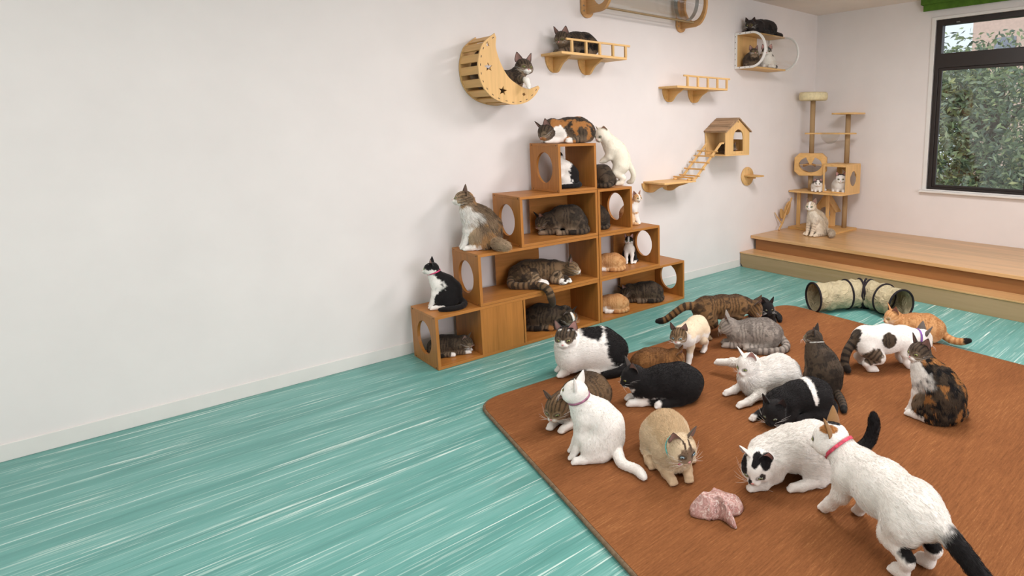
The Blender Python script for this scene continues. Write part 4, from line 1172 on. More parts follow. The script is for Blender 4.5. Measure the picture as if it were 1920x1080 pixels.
        sdh = np.where(q[:, 0] < -.03, sdh + .01, sdh)
        sdl = np.full(len(P), 1e9); lt = np.zeros(len(P)); ll = np.zeros(len(P)); fo = np.zeros(len(P)); fl = np.zeros((len(P), 3))
        for j, leg in enumerate(fore + hind):
            s_, _, l_, _, t_, _, a_ = polyline_near(P, leg[0 if j < len(fore) else 0:]); m = s_ < sdl
            sdl[m] = s_[m]; lt[m] = (l_ / a_)[m]; ll[m] = (l_ / S)[m]; fo[m] = j < len(fore); fl[m] = t_[m]
        sdl = sdl + np.where(lt < .22, .02, 0)
        st_, _, tl_, _, tt_, _, ta = polyline_near(P, tail)
        X['lt'] = lt; X['ll'] = ll; X['isfore'] = fo; X['tl'] = tl_ / S; X['tt'] = tl_ / ta
        st_ = st_ + np.where(tl_ < .02 * S, .01, 0)
        X['reg'] = np.argmin(np.stack([sd0, sdh, sdl, st_], 1), 1)
        # a vertex well inside the head ball is always head
        X['reg'] = np.where((np.linalg.norm(q * np.array([1, 1, 1.05]), axis=1) < .056) & (q[:, 0] > -.02), 1, X['reg'])
        X['P'] = P / S
        ns = H(.055, 0, -.01)
        flow = -T0.copy(); flow[X['reg'] == 2] = fl[X['reg'] == 2]; flow[X['reg'] == 3] = tt_[X['reg'] == 3]
        hm = X['reg'] == 1; flow[hm] = P[hm] - ns; flow /= np.linalg.norm(flow, axis=1)[:, None] + 1e-9
        X['flow'] = flow
        return X
    X = context(V)
    col = coat_colours(X, coat, seed)
    # ears and nose: finer pieces rooted in the head
    EV, EF, EC = [], [], []
    earc = coat.get('ear'); ear_in = pal(coat.get('earin', 'pink' if coat.get('base', WHITE_) == WHITE_ else (168, 132, 122)))
    for s in (1, -1):
        base = H(-.008, s * .0295, .030); tip = H(-.010, s * (.0295 + .0175 * earl), .030 + .054 * earl)
        eu = tip - base; L = np.linalg.norm(eu); eu /= L
        nf = HM @ np.array([.86, s * .5, .05]); nf -= eu * (nf @ eu); nf /= np.linalg.norm(nf); w = np.cross(eu, nf)
        nu_, nv_ = 9, 10; W = .046 * HS
        cb = coat_colours(context(np.array([H(-.02, s * .03, .045)])), coat, seed)[0] if earc is None else pal(earc if not isinstance(earc, tuple) else earc[0 if s > 0 else 1])
        cb = cb * (.85 if cb.mean() > .3 else 1)
        for layer in (0, 1):
            n0 = sum(len(q) for q in EV); vs = []
            for j in range(nv_ + 1):
                v = j / nv_
                for i in range(nu_ + 1):
                    u = 2 * i / nu_ - 1
                    wd = W / 2 * (1 - v ** 1.6) ** .8 * (1 + .12 * math.sin(PI * min(v * 1.6, 1)))
                    rec = .014 * HS * (1 - u * u) * (1 - v) ** .7
                    q = base + eu * L * v + w * wd * u - nf * rec - (nf * .0035 * HS if layer else 0) * (1 - .6 * v)
                    vs.append(q)
                    if layer: c = cb
                    else:
                        e_ = max(abs(u), v * .95); t = min(1, max(0, (e_ - .72) / .2)); c = ear_in * (1 - t) * (1 - .25 * (1 - v)) + cb * t
                    EC.append(c)
            EV.append(np.array(vs))
            for j in range(nv_):
                for i in range(nu_):
                    a = n0 + j * (nu_ + 1) + i; f = [a, a + 1, a + nu_ + 2, a + nu_ + 1]
                    EF.append(f if layer == 0 else f[::-1])
            if layer:
                m0 = n0 - (nu_ + 1) * (nv_ + 1)
                for j in range(nv_):
                    for i in (0, nu_):
                        a, c = m0 + j * (nu_ + 1) + i, m0 + (j + 1) * (nu_ + 1) + i; f = [a, c, c + (n0 - m0), a + (n0 - m0)]
                        EF.append(f if i == 0 else f[::-1])
    n0 = sum(len(q) for q in EV); vs = []
    nc = pal(coat.get('nose', 'nose'))
    for j in range(7):
        th = PI * j / 6
        for i in range(10):
            a = 2 * PI * i / 10; x, y, z = math.cos(th), math.sin(th) * math.cos(a), math.sin(th) * math.sin(a)
            y *= (1.0 if z > 0 else .55)
            vs.append(H(.0535 + x * .0045, y * .0072, -.0075 + z * .005)); EC.append(nc)
    EV.append(np.array(vs))
    for j in range(6):
        for i in range(10): EF.append([n0 + j * 10 + i, n0 + (j + 1) * 10 + i, n0 + (j + 1) * 10 + (i + 1) % 10, n0 + j * 10 + (i + 1) % 10])
    EVa = np.concatenate(EV); allV = np.concatenate([V, EVa]); allF = np.concatenate([Fc, np.array(EF) + nb]); allC = np.concatenate([col, np.array(EC)])
    me = bpy.data.meshes.new('cat')
    me.vertices.add(len(allV)); me.vertices.foreach_set('co', allV.astype(np.float32).ravel())
    me.loops.add(allF.size); me.loops.foreach_set('vertex_index', allF.astype(np.int32).ravel())
    me.polygons.add(len(allF)); me.polygons.foreach_set('loop_start', (np.arange(len(allF)) * 4).astype(np.int32)); me.polygons.foreach_set('loop_total', np.full(len(allF), 4, np.int32))
    me.polygons.foreach_set('use_smooth', np.ones(len(allF), bool)); me.update(calc_edges=True); me.validate()
    at = me.color_attributes.new('coat', 'FLOAT_COLOR', 'POINT'); at.data.foreach_set('color', np.concatenate([allC, np.ones((len(allC), 1))], 1).astype(np.float32).ravel())
    me.materials.append(MC)
    root = bpy.data.objects.new('cat', me); COL.objects.link(root); root.location = loc; root.rotation_euler = (0, 0, R(heading))
    tag(root, label, 'cat', 'cats of the cat room')
    def child(name, vs, fs, cs, mat, smooth=True):
        m2 = bpy.data.meshes.new(name); m2.from_pydata([tuple(v) for v in vs], [], fs); m2.update()
        if cs is not None:
            a2 = m2.color_attributes.new('coat', 'FLOAT_COLOR', 'POINT'); a2.data.foreach_set('color', np.concatenate([np.array(cs), np.ones((len(cs), 1))], 1).astype(np.float32).ravel())
        for q in m2.polygons: q.use_smooth = smooth
        m2.materials.append(mat); o = bpy.data.objects.new(name, m2); COL.objects.link(o); o.parent = root
        return o
    if not coat.get('closed'):
        ic = pal(eyes)
        for s in (1, -1):
            ce = H(.0335, s * .0205, .006); ax = HM @ np.array([.90, s * .42, .06]); ax /= np.linalg.norm(ax); upv = HM @ np.array([0, 0, 1.0]); upv -= ax * (upv @ ax); upv /= np.linalg.norm(upv); sd = np.cross(upv, ax)
            vs, fs, cs = [], [], []
            for j in range(15):
                th = PI * .62 * j / 14
                for i in range(20):
                    a = 2 * PI * i / 20; y, z = math.sin(th) * math.cos(a), math.sin(th) * math.sin(a)
                    vs.append(ce + (ax * math.cos(th) + sd * y + (upv + sd * .22 * s) * z * lid) * .0108 * HS)
                    pup = math.hypot(y / .27, z / .62) < 1; lim = math.sin(th) > .80
                    cs.append(np.array([.006, .006, .006]) if pup or lim else ic * (1.15 - .5 * math.sin(th)))
            for j in range(14):
                for i in range(20): fs.append((j * 20 + i, (j + 1) * 20 + i, (j + 1) * 20 + (i + 1) % 20, j * 20 + (i + 1) % 20))
            child('eye', vs, fs, cs, ME)
    if collar:
        c0 = nk * .45 + H(-.015, 0, -.004) * .55; ax = H(-.012, 0, 0) - nk; ax /= np.linalg.norm(ax); e1 = np.cross(ax, [0, 1.0, .1]); e1 /= np.linalg.norm(e1); e2 = np.cross(ax, e1)
        rr = (spine[-1][3] * .45 + .043 * HS * .55) + .0065 * S
        vs, fs = [], []
        for i in range(36):
            a = 2 * PI * i / 36; rd = e1 * math.cos(a) + e2 * math.sin(a)
            for (dr, da) in ((0, -.0055), (.0025, -.0055), (.0025, .0055), (0, .0055)): vs.append(c0 + rd * (rr + dr * S) + ax * da * S)
        for i in range(36):
            for k in range(4): fs.append((i * 4 + k, i * 4 + (k + 1) % 4, ((i + 1) % 36) * 4 + (k + 1) % 4, ((i + 1) % 36) * 4 + k))
        child('collar', vs, fs, None, collar_mat(collar))
        if bow:
            bc = c0 + (e1 if (e1 @ HM[:, 0]) * 1.0 - e1[2] > 0 else -e1) * (rr + .006 * S); vs, fs = [], []
            for sg in (-1, 1):
                n0 = len(vs)
                for j in range(7):
                    th = PI * j / 6
                    for i in range(10): a = 2 * PI * i / 10; vs.append(bc + e2 * sg * (.011 + .011 * math.cos(th)) * S + (ax * math.cos(a) + np.cross(e2, ax) * math.sin(a) * .6) * math.sin(th) * .008 * S)
                for j in range(6):
                    for i in range(10): fs.append((n0 + j * 10 + i, n0 + (j + 1) * 10 + i, n0 + (j + 1) * 10 + (i + 1) % 10, n0 + j * 10 + (i + 1) % 10))
            child('collar_bow', vs, fs, None, collar_mat(bow))
    # fur strands
    if nfur:
        rg = np.random.default_rng(seed)
        tri = np.concatenate([Fc[:, [0, 1, 2]], Fc[:, [0, 2, 3]]]); a, b_, c = V[tri[:, 0]], V[tri[:, 1]], V[tri[:, 2]]
        cr = np.cross(b_ - a, c - a); ar = np.linalg.norm(cr, axis=1); nn = cr / (ar[:, None] + 1e-12)
        vn = np.zeros_like(V)
        for k in range(3): np.add.at(vn, tri[:, k], cr)
        vn /= np.linalg.norm(vn, axis=1)[:, None] + 1e-12
        pk = rg.choice(len(tri), nfur, p=ar / ar.sum()); u = rg.random((nfur, 2)); fl_ = u.sum(1) > 1; u[fl_] = 1 - u[fl_]
        w0 = 1 - u.sum(1)
        def mixv(A): return A[tri[pk, 0]] * w0[:, None] + A[tri[pk, 1]] * u[:, :1] + A[tri[pk, 2]] * u[:, 1:]
        P = mixv(V); Nn = mixv(vn); Nn /= np.linalg.norm(Nn, axis=1)[:, None] + 1e-9
        Y = context(P); cc = coat_colours(Y, coat, seed)
        keep = P[:, 2] > (.006 if clamp is True else -9)
        q = Y['hq']; keep &= ~((Y['reg'] == 1) & (q[:, 0] > .03) & (np.minimum(np.hypot(q[:, 1] - .0205, q[:, 2] - .006), np.hypot(q[:, 1] + .0205, q[:, 2] - .006)) < .014))
        keep &= ~((Y['reg'] == 1) & (q[:, 0] > .046))
        L = np.full(nfur, flen); r_ = Y['reg']
        L[r_ == 1] = min(flen * .6, .008) if flen < .02 else flen * .32
        fm = (r_ == 1) & (q[:, 0] > .015); L[fm] = .0045
        if flen >= .02:
            ruff = (r_ == 1) & (q[:, 0] < .015) & (q[:, 2] < .015); L[ruff] = flen * .75
        L[r_ == 2] = np.where(Y['lt'] > .75, .004, np.where(Y['lt'] > .4, flen * .4, flen * .6))[r_ == 2]; L[r_ == 3] = flen * (.85 if flen < .02 else 1.25)
        L *= rg.uniform(.6, 1.25, nfur) * S
        fl0 = Y['flow']; ft = fl0 - Nn * (fl0 * Nn).sum(1)[:, None]; ft /= np.linalg.norm(ft, axis=1)[:, None] + 1e-6
        clump = fbm(P / S * 70, seed + 5)[:, None] - .5; sidev = np.cross(Nn, ft)
        D0 = ft * .9 + Nn * .30 + sidev * clump * .7 + rg.normal(0, .11, (nfur, 3)); D0 /= np.linalg.norm(D0, axis=1)[:, None]
        D1 = ft * .97 + Nn * .10 + sidev * clump * 1.0 + np.array([0, 0, -.18]) + rg.normal(0, .1, (nfur, 3)); D1 /= np.linalg.norm(D1, axis=1)[:, None]
        pts = np.stack([P - Nn * .0008, P + D0 * L[:, None] * .5, P + (D0 * .5 + D1 * .5) * L[:, None]], 1)[keep]
        if clamp is True: pts[:, :, 2] = np.maximum(pts[:, :, 2], .001)
        cc = cc[keep] * rg.uniform(.80, 1.16, (keep.sum(), 1)) * (1 + .35 * clump[keep]); n = len(pts)
        pts = pts.reshape(-1, 3); rad = np.tile(np.array([1.0, .75, .12]) * fwid * max(1, flen / .014), n)
        # whiskers
        sizes = [3] * n
        wp, wc = [], []
        for s in (1, -1):
            for k in range(6):
                o0 = H(.046, s * .013, -.014 - .003 * (k % 3)); o2 = H(.05 - .012 * k + rg.uniform(-.006, .006), s * (.062 + .006 * (k % 3)), -.012 + .014 * (k - 2.5) * .5); o1 = (o0 + o2) / 2 + HM @ np.array([.006, 0, .006]) * HS
                wp += [o0, o1, o2]; wc.append([.75, .72, .68])
        pts = np.concatenate([pts, np.array(wp)]); rad = np.concatenate([rad, np.tile([.0005, .0004, .0001], 12)]); cc = np.concatenate([np.clip(cc, 0, .92), np.array(wc)]); sizes += [3] * 12
        hc = bpy.data.hair_curves.new('fur'); hc.add_curves(sizes)
        hc.points.foreach_set('position', pts.astype(np.float32).ravel())
        ra = hc.attributes.get('radius') or hc.attributes.new('radius', 'FLOAT', 'POINT'); ra.data.foreach_set('value', rad.astype(np.float32))
        ca = hc.attributes.new('coat', 'FLOAT_COLOR', 'CURVE'); ca.data.foreach_set('color', np.concatenate([cc, np.ones((len(cc), 1))], 1).astype(np.float32).ravel())
        hc.materials.append(MF)
        fo = bpy.data.objects.new('fur', hc); COL.objects.link(fo); fo.parent = root; tag(fo, kind='stuff')
    return root


def spline_tail(t, S):
    if len(t) < 2: return [(t[0][0] * S, t[0][1] * S, t[0][2] * S, t[0][3] * S)] * 2
    return [(x * S, y * S, z * S, r * S) for x, y, z, r in spline(t, 3)]

NB = dict(h=.0046, nfur=22000)      # nearer cats
FB = dict(h=.0056, nfur=7000, fwid=.0006, flen=.009)
WH = 'white'
# ---- cats on the rug and floor
cat('black and white cat with dark mask seated beside the shelves, body patched black', (1.135, -4.345, .0195), 244, 'loaf', 1.1, dict(base=WH, nose='nose', ear='gdark', ops=[
    ('hblob', (.012, .024, .014), (.04, .026, .032), 'tab:dark'), ('hblob', (.012, -.024, .014), (.04, .026, .032), 'tab:dark'), ('hblob', (-.02, 0, .04), (.03, .04, .03), 'black'), ('hblob', (.025, 0, .034), (.035, .022, .03), 'tab:dark'), ('muzzle', WH),
    ('blob', (-.035, .0, .225), (.065, .09, .065), 'black'), ('blob', (-.17, .0, .16), (.085, .2, .13), 'black'), ('tail', 'black', 0)]),
    collar=(52, 60, 58), spine=[(-.15, 0, .10, .092), (-.085, 0, .125, .112), (0, 0, .13, .108), (.07, 0, .135, .09), (.10, .01, .175, .06)], head=(.11, .04, .225), look=(64, -12, 0), tail=[(-.2, 0, .05, .024), (-.21, .07, .025, .021), (-.16, .125, .02, .02), (-.08, .14, .02, .018)], chest=[((.09, .01, .10), (.066, .08, .085), -.1)],
    fore=[[(.08, s * .05, .11, .042), (.09, s * .05, .07, .028), (.115, s * .042, .035, .021), (.14, s * .04, .018, .021)] for s in (1, -1)], flen=.014, **NB)
cat('brown tabby with white chin crouching behind the white cat in mauve collar', (1.575, -4.725, ZR), 288, 'loaf', 1.02, dict(base='tab:brown', ops=[('muzzle', WH), ('chest', WH, -.35), ('paws', WH, .55)]), head=(.17, 0, .115), look=(8, -22, 0), tail=TUCKR, eyes=(140, 140, 80), **NB)
cat('white cat in mauve collar sitting upright near the rug edge, tail trailing', (1.912, -4.925, ZR), 236, 'sit', .90, dict(base=WH), look=(-26, 10, 0), fat=1.06, collar=(150, 100, 122), tail=[(-.14, .02, .05, .026), (-.15, .09, .03, .023), (-.165, .16, .021, .02), (-.225, .225, .02, .019), (-.25, .29, .018, .015)], h=.0042, nfur=25000)
cat('rusty brown cat huddled between the tuxedo cat and the masked black and white cat', (1.465, -4.04, ZR), 52, 'loaf', .78, dict(base='tab:rust', ops=[('tail', 'ddark', .35)]), head=(.15, -.02, .11), look=(-10, -30, 0), tail=[(-.19, .0, .06, .027), (-.225, -.06, .036, .026), (-.18, -.125, .027, .024), (-.09, -.145, .024, .02)], **NB)
cat('cream cat with tabby face stepping forward beside the rusty brown cat', (1.455, -3.755, ZR), 290, 'stand', .88, dict(base='cream', ear='gdark', ops=[('belly', WH), ('head', 'tab:brown'), ('muzzle', WH), ('hblob', (-.03, 0, .0), (.03, .05, .05), 'cream'), ('chest', WH, .1), ('paws', WH, .6)]), head=(.215, .01, .245), look=(8, -14, 0), tail=[(-.2, 0, .21, .024), (-.232, .0, .15, .02), (-.235, .01, .08, .017)], eyes=(150, 170, 170), **NB)
cat('black tuxedo cat with white chest and paws loafing in the middle of the rug', (1.761, -4.297, ZR), 236, 'loaf', 1.02, dict(base='black', nose='gdark', ear='gdark', ops=[('hblob', (.04, 0, -.022), (.025, .02, .014), WH), ('chest', WH, -.45), ('fpaws', WH, .45), ('paws', WH, .9)]), look=(14, -16, 0), head=(.165, 0, .15), fat=1.06, tail=TUCKR, eyes=(120, 120, 60), **NB)
cat('tan cat with dark ears and teal pink collar crouching near the wrapper', (2.225, -4.70, ZR), 330, 'loaf', 1.0, dict(base='lynx', ear='ltip', earin=(170, 130, 120), ops=[('back', (198, 172, 136), .55), ('belly', 'cream'), ('hblob', (.03, 0, .006), (.032, .034, .03), (120, 98, 78)), ('hblob', (.02, .01, .035), (.02, .004, .02), (80, 62, 50)), ('hblob', (.02, -.01, .035), (.02, .004, .02), (80, 62, 50)), ('hblob', (.045, 0, -.02), (.014, .02, .012), (205, 180, 150)), ('paws', (198, 172, 140), .6)]),
    look=(14, -20, 0), head=(.17, .01, .15), tail=TUCK, collar=(104, 178, 172), bow=(186, 60, 98), eyes=(130, 150, 156), flen=.017, lid=.6, h=.0042, nfur=25000)
cat('brown striped tabby standing with head down over the silver cat', (1.33, -3.255, ZR), 66, 'stand', 1.04, dict(base='tab:mack', ops=[('paws', 'blight', .86), ('tail', 'ddark', .85)]), head=(.225, -.02, .165), look=(-28, -36, 0), spine=[(-.185, 0, .215, .058), (-.14, 0, .215, .07), (-.02, 0, .205, .078), (.09, 0, .205, .068), (.15, 0, .20, .05)], tail=[(-.215, 0, .23, .025), (-.29, .01, .235, .022), (-.36, .03, .19, .02), (-.42, .05, .145, .018), (-.47, .06, .14, .014)], **NB)
cat('small black cat peeking out behind the standing striped tabby', (1.36, -2.83, ZR), 318, 'loaf', .88, dict(base='black', nose='black', ear='black', earin=(70, 55, 52)), head=(.15, 0, .17), look=(12, -10, 0), eyes=(90, 95, 50), **NB)
cat('silver grey tabby loafing in front of the standing striped tabby', (1.60, -3.30, ZR), 223, 'loaf', 1.0, dict(base='tab:silver'), look=(-6, -14, 0), head=(.16, 0, .14), eyes=(150, 150, 100), **NB)
cat('long haired white cat lounging with both front legs stretched out', (2.11, -3.82, ZR), 255, 'loaf', 1.0, dict(base=WH), head=(.135, .0, .19), look=(10, -22, 0), flen=.028, eyes=(150, 160, 90),
    fore=[[(.06, .05, .085, .036), (.10, .075, .045, .024), (.19, .085, .021, .0185), (.24, .085, .018, .019)], [(.06, -.05, .085, .036), (.11, -.06, .05, .024), (.17, -.07, .024, .0185), (.215, -.075, .018, .019)]],
    hind=[[(-.08, .09, .026, .022), (.0, .095, .017, .018), (.035, .092, .016, .018)], [(-.08, -.06, .09, .05), (-.03, -.17, .10, .036), (.03, -.28, .085, .024), (.08, -.36, .07, .02)]], tail=TUCKR, h=.0046, nfur=27000)
cat('dark striped tabby sitting back turned behind the black cat with white waist band', (2.275, -3.56, ZR), 161, 'sit', .81, dict(base='tab:dark', ops=[('tail', 'ddark', .85)]), look=(35, 4, 0), collar=(168, 164, 156), fat=1.3, tail=[(-.15, .0, .05, .026), (-.23, .0, .028, .024), (-.33, .05, .022, .022), (-.41, .11, .02, .018)], **NB)
cat('black cat with a white waist band lying with its chin on the rug', (2.375, -3.93, ZR), 246, 'loaf', 1.0, dict(base='black', nose='black', ear='black', earin=(60, 46, 44), ops=[('blob', (-.06, .02, .15), (.016, .12, .10), WH), ('fpaws', WH, .97)]), head=(.165, .065, .064), look=(36, -18, 0), eyes=(110, 115, 90),
    fore=[[(.06, .05, .085, .038), (.06, .07, .035, .025), (.11, .075, .019, .02), (.15, .075, .017, .02)], [(.06, -.05, .085, .038), (.12, -.05, .035, .025), (.19, -.03, .019, .02), (.235, -.015, .017, .019)]],
    spine=[(-.145, 0, .085, .074), (-.09, 0, .095, .082), (-.0, 0, .09, .078), (.085, 0, .08, .064), (.125, 0, .075, .05)], tail=TUCK, **NB)
cat('white cat with grey patches and purple collar leaning over the ginger cat', (2.44, -3.005, ZR), 52, 'stand', 1.02, dict(base=WH, ear='grey', ops=[('blob', (-.035, -.09, .20), (.045, .06, .048), 'tab:dark'), ('blob', (-.135, -.075, .11), (.06, .06, .055), 'tab:dark'), ('blob', (-.22, 0, .2), (.045, .06, .09), 'tab:dark'), ('tail', 'tab:dark', 0), ('hblob', (-.01, .03, .04), (.03, .025, .03), 'gdark')]),
    spine=[(-.175, 0, .175, .06), (-.13, 0, .18, .074), (-.02, 0, .18, .082), (.09, 0, .175, .07), (.15, 0, .18, .05)], head=(.225, 0, .165), look=(0, -22, 0), collar=(120, 76, 150),
    fore=[[(.1, s * .042, .16, .042), (.09, s * .05, .10, .028), (.10, s * .048, .045, .02), (.118, s * .046, .018, .02)] for s in (1, -1)], hind=[[(-.15, s * .056, .14, .052), (-.09, s * .07, .09, .035), (-.165, s * .062, .055, .02), (-.14, s * .06, .022, .018), (-.11, s * .06, .017, .02)] for s in (1, -1)],
    tail=[(-.21, 0, .19, .026), (-.27, -.02, .12, .022), (-.29, -.04, .05, .02), (-.28, -.07, .022, .016)], **NB)
cat('ginger cat lying on the teal floor beside the play tunnel', (2.34, -2.385, ZR), 206, 'loaf', .94, dict(base='tab:orange', ops=[('tail', 'ddark', .82)]), head=(.16, .01, .15), look=(32, -12, 0), eyes=(170, 140, 60), tail=[(-.19, 0, .06, .026), (-.25, .04, .03, .023), (-.31, .07, .03, .021), (-.37, .085, .05, .016)], **NB)
cat('tortoiseshell tabby with white bib sitting alone, looking over its shoulder', (2.865, -3.465, ZR), 181, 'sit', .93, dict(base='tab:dark', ops=[('noise', 22, .55, 'cal', 3.1, 1), ('noise', 30, .55, 'black', 9.4, 1), ('chest', WH, .45), ('muzzle', WH), ('hblob', (.03, -.02, -.02), (.03, .03, .02), WH), ('legs', WH)]), fat=1.25, look=(68, -4, 0), eyes=(150, 150, 80), flen=.018, tail=[(-.15, -.02, .05, .028), (-.17, -.10, .03, .025), (-.1, -.16, .024, .024), (0, -.16, .022, .02)], h=.0046, nfur=25000)
cat('white cat with black spotted face crouching, black tail raised', (2.69, -4.43, ZR), 238, 'loaf', 1.04, dict(base=WH, ops=[('hblob', (.0, .006, .044), (.026, .014, .02), 'black'), ('hblob', (-.008, .034, .032), (.034, .018, .024), 'black'), ('hblob', (.016, -.032, .022), (.032, .017, .03), 'black'), ('hblob', (.03, .028, .008), (.018, .010, .012), 'gdark'), ('hblob', (.052, -.008, -.006), (.010, .008, .012), 'black'), ('tail', 'black', .12)]),
    spine=[(-.145, 0, .115, .078), (-.09, 0, .13, .092), (0, 0, .13, .086), (.085, 0, .125, .07), (.13, 0, .13, .05)], head=(.17, .05, .105), look=(50, -34, 0), headscale=1.22, lid=.5, eyes=(120, 120, 80),
    fore=[[(.08, .05, .11, .04), (.09, .05, .055, .026), (.14, .05, .021, .02), (.185, .05, .018, .021)], [(.08, -.05, .11, .04), (.09, -.055, .055, .026), (.12, -.05, .021, .02), (.15, -.05, .018, .021)]],
    tail=[(-.20, 0, .11, .024), (-.28, 0, .075, .022), (-.345, -.005, .10, .021), (-.375, -.01, .16, .02), (-.375, -.015, .215, .015)], flen=.017, h=.0042, nfur=27000)
cat('white cat with red collar and black tail creeping across the near corner', (3.13, -4.555, ZR), 160, 'stand', 1.12, dict(base=WH, ear=((140, 104, 66), (140, 104, 66)), ops=[('hblob', (-.01, .02, .034), (.028, .016, .022), 'cal'), ('hblob', (-.012, -.012, .036), (.022, .022, .02), 'black'), ('tail', 'black', .1), ('blob', (-.19, 0, .10), (.035, .09, .028), 'black')]),
    spine=[(-.20, 0, .20, .058), (-.14, 0, .20, .074), (-.02, 0, .195, .080), (.09, 0, .195, .068), (.155, 0, .215, .048)], head=(.215, .02, .25), look=(34, -10, 0), collar=(196, 72, 92),
    fore=[[(.1, .042, .18, .042), (.11, .05, .11, .028), (.16, .05, .045, .02), (.185, .05, .018, .02)], [(.1, -.042, .18, .042), (.085, -.046, .12, .028), (.10, -.044, .055, .02), (.12, -.044, .018, .02)]],
    tail=[(-.23, 0, .21, .026), (-.31, -.01, .17, .023), (-.40, -.02, .11, .022), (-.50, -.02, .06, .02), (-.58, -.01, .045, .016)], flen=.016, h=.0042, nfur=27000)

# ---- cats on and in the shelves
Z1, Z2, Z3, Z4 = HB, 2 * HB, 3 * HB, 4 * HB
IN = TH + .001
cat('black and white cat in pink collar sitting on the lowest shelf end', (.23, -4.83, Z1), 246, 'sit', .75, dict(base=WH, ear='black', ops=[('hblob', (-.01, 0, .02), (.07, .06, .034), 'black'), ('blaze', WH), ('back', 'black', .1), ('rump', 'black', .5), ('tail', 'black', 0)]), look=(-6, 0, 0), collar=(196, 70, 110), eyes=(130, 170, 80), h=.0048, nfur=8000)
cat('big long haired calico tabby sitting on the second shelf, gazing away', (.20, -4.555, Z2), 249, 'sit', .98, dict(base='tab:tort', ops=[('noise', 17, .60, (180, 140, 96), 2.2), ('chest', WH, .35), ('legs', WH), ('muzzle', WH), ('blaze', WH), ('hblob', (.02, 0, -.02), (.05, .05, .022), WH), ('tail', (190, 166, 138), 0)]), look=(-6, 6, 0), flen=.034, tail=[(-.12, .03, .05, .03), (-.13, .11, .045, .032), (-.15, .18, .045, .03), (-.18, .235, .04, .02)], h=.005, nfur=13000, eyes=(150, 150, 90))
cat('tabby curled asleep in the bottom corner cubby', (.25, -4.784, IN), 54, 'loaf', .67, dict(base='tab:dark', closed=True, ops=[('paws', WH, .85), ('muzzle', 'dlight')]), head=(.155, -.02, .11), look=(-25, -20, 0), tail=TUCKR, **FB)
cat('dark tabby with orange forehead curled in the cubby behind the masked cat', (.27, -4.02, IN), 40, 'loaf', .92, dict(base='tab:dark', closed=True, ops=[('hblob', (.02, .008, .03), (.02, .012, .02), 'cal'), ('blaze', WH), ('muzzle', 'dlight'), ('paws', 'cal', .8), ('noise', 16, .58, 'ddark', 4.0, 1)]), head=(.17, -.04, .095), look=(-30, -35, 10), tail=TUCKR, **FB)
cat('tabby sprawled asleep with ringed tail hanging over the shelf edge', (.245, -4.06, Z1 + IN), 68, 'side', 1.0, dict(base='tab:brown', closed=True, ops=[('paws', WH, .82), ('muzzle', WH), ('noise', 20, .58, 'bdark', 1.0, 1)]), head=(.215, -.035, .09), look=(-12, -5, 0), clamp=-.2,
    fore=[[(.08, -.03, .05, .036), (.07, -.08, .03, .024), (.11, -.11, .02, .018), (.13, -.13, .02, .019)], [(.09, -.03, .09, .034), (.1, -.08, .06, .024), (.15, -.10, .04, .018), (.17, -.12, .03, .019)]],
    hind=[[(-.14, -.02, .05, .045), (-.1, -.08, .035, .028), (-.06, -.13, .022, .018), (-.02, -.14, .02, .019)], [(-.15, -.02, .09, .045), (-.07, -.07, .07, .028), (-.04, -.11, .04, .018), (.0, -.13, .03, .019)]],
    tail=[(-.22, .0, .06, .026), (-.235, -.08, .03, .023), (-.17, -.13, .024, .022), (-.08, -.17, .027, .022), (-.035, -.22, .027, .022), (-.005, -.25, .0, .022), (.01, -.258, -.05, .022), (.02, -.258, -.10, .018)], h=.005, nfur=8000)
cat('dark tabby hunched in the cubby under the topmost cube, head lowered', (.25, -3.87, Z2 + IN), 240, 'loaf', .90, dict(base='tab:dark', ops=[('muzzle', 'dlight'), ('paws', 'dlight', .8)]), spine=[(-.135, 0, .09, .08), (-.08, 0, .135, .098), (0, 0, .14, .09), (.08, 0, .115, .07), (.125, 0, .12, .052)], head=(.165, .0, .10), look=(25, -35, 0), tail=TUCK, h=.005, nfur=7000)
cat('black and white cat sitting inside the topmost cube, face hidden', (.25, -3.855, Z3 + IN), 250, 'sit', .67, dict(base=WH, ear='black', ops=[('hblob', (-.01, 0, .02), (.07, .06, .034), 'black'), ('blob', (-.13, 0, .12), (.10, .13, .16), 'black'), ('tail', 'black', 0)]), h=.005, nfur=6000, tail=[(-.16, 0, .05, .026), (-.17, .09, .03, .024), (-.10, .15, .024, .023), (.02, .16, .022, .022), (.10, .15, .02, .016)])
cat('calico tabby lying asleep on the roof of the topmost cube', (.25, -3.79, Z4), 258, 'loaf', .98, dict(base='tab:dark', closed=True, ops=[('noise', 15, .55, 'cal', 6.1, 1), ('blob', (.10, .06, .07), (.055, .06, .06), WH), ('muzzle', 'cal'), ('fpaws', WH, .4), ('paws', WH, .8)]), head=(.19, .03, .08), look=(28, -28, 12), tail=TUCKR, h=.005, nfur=8000)
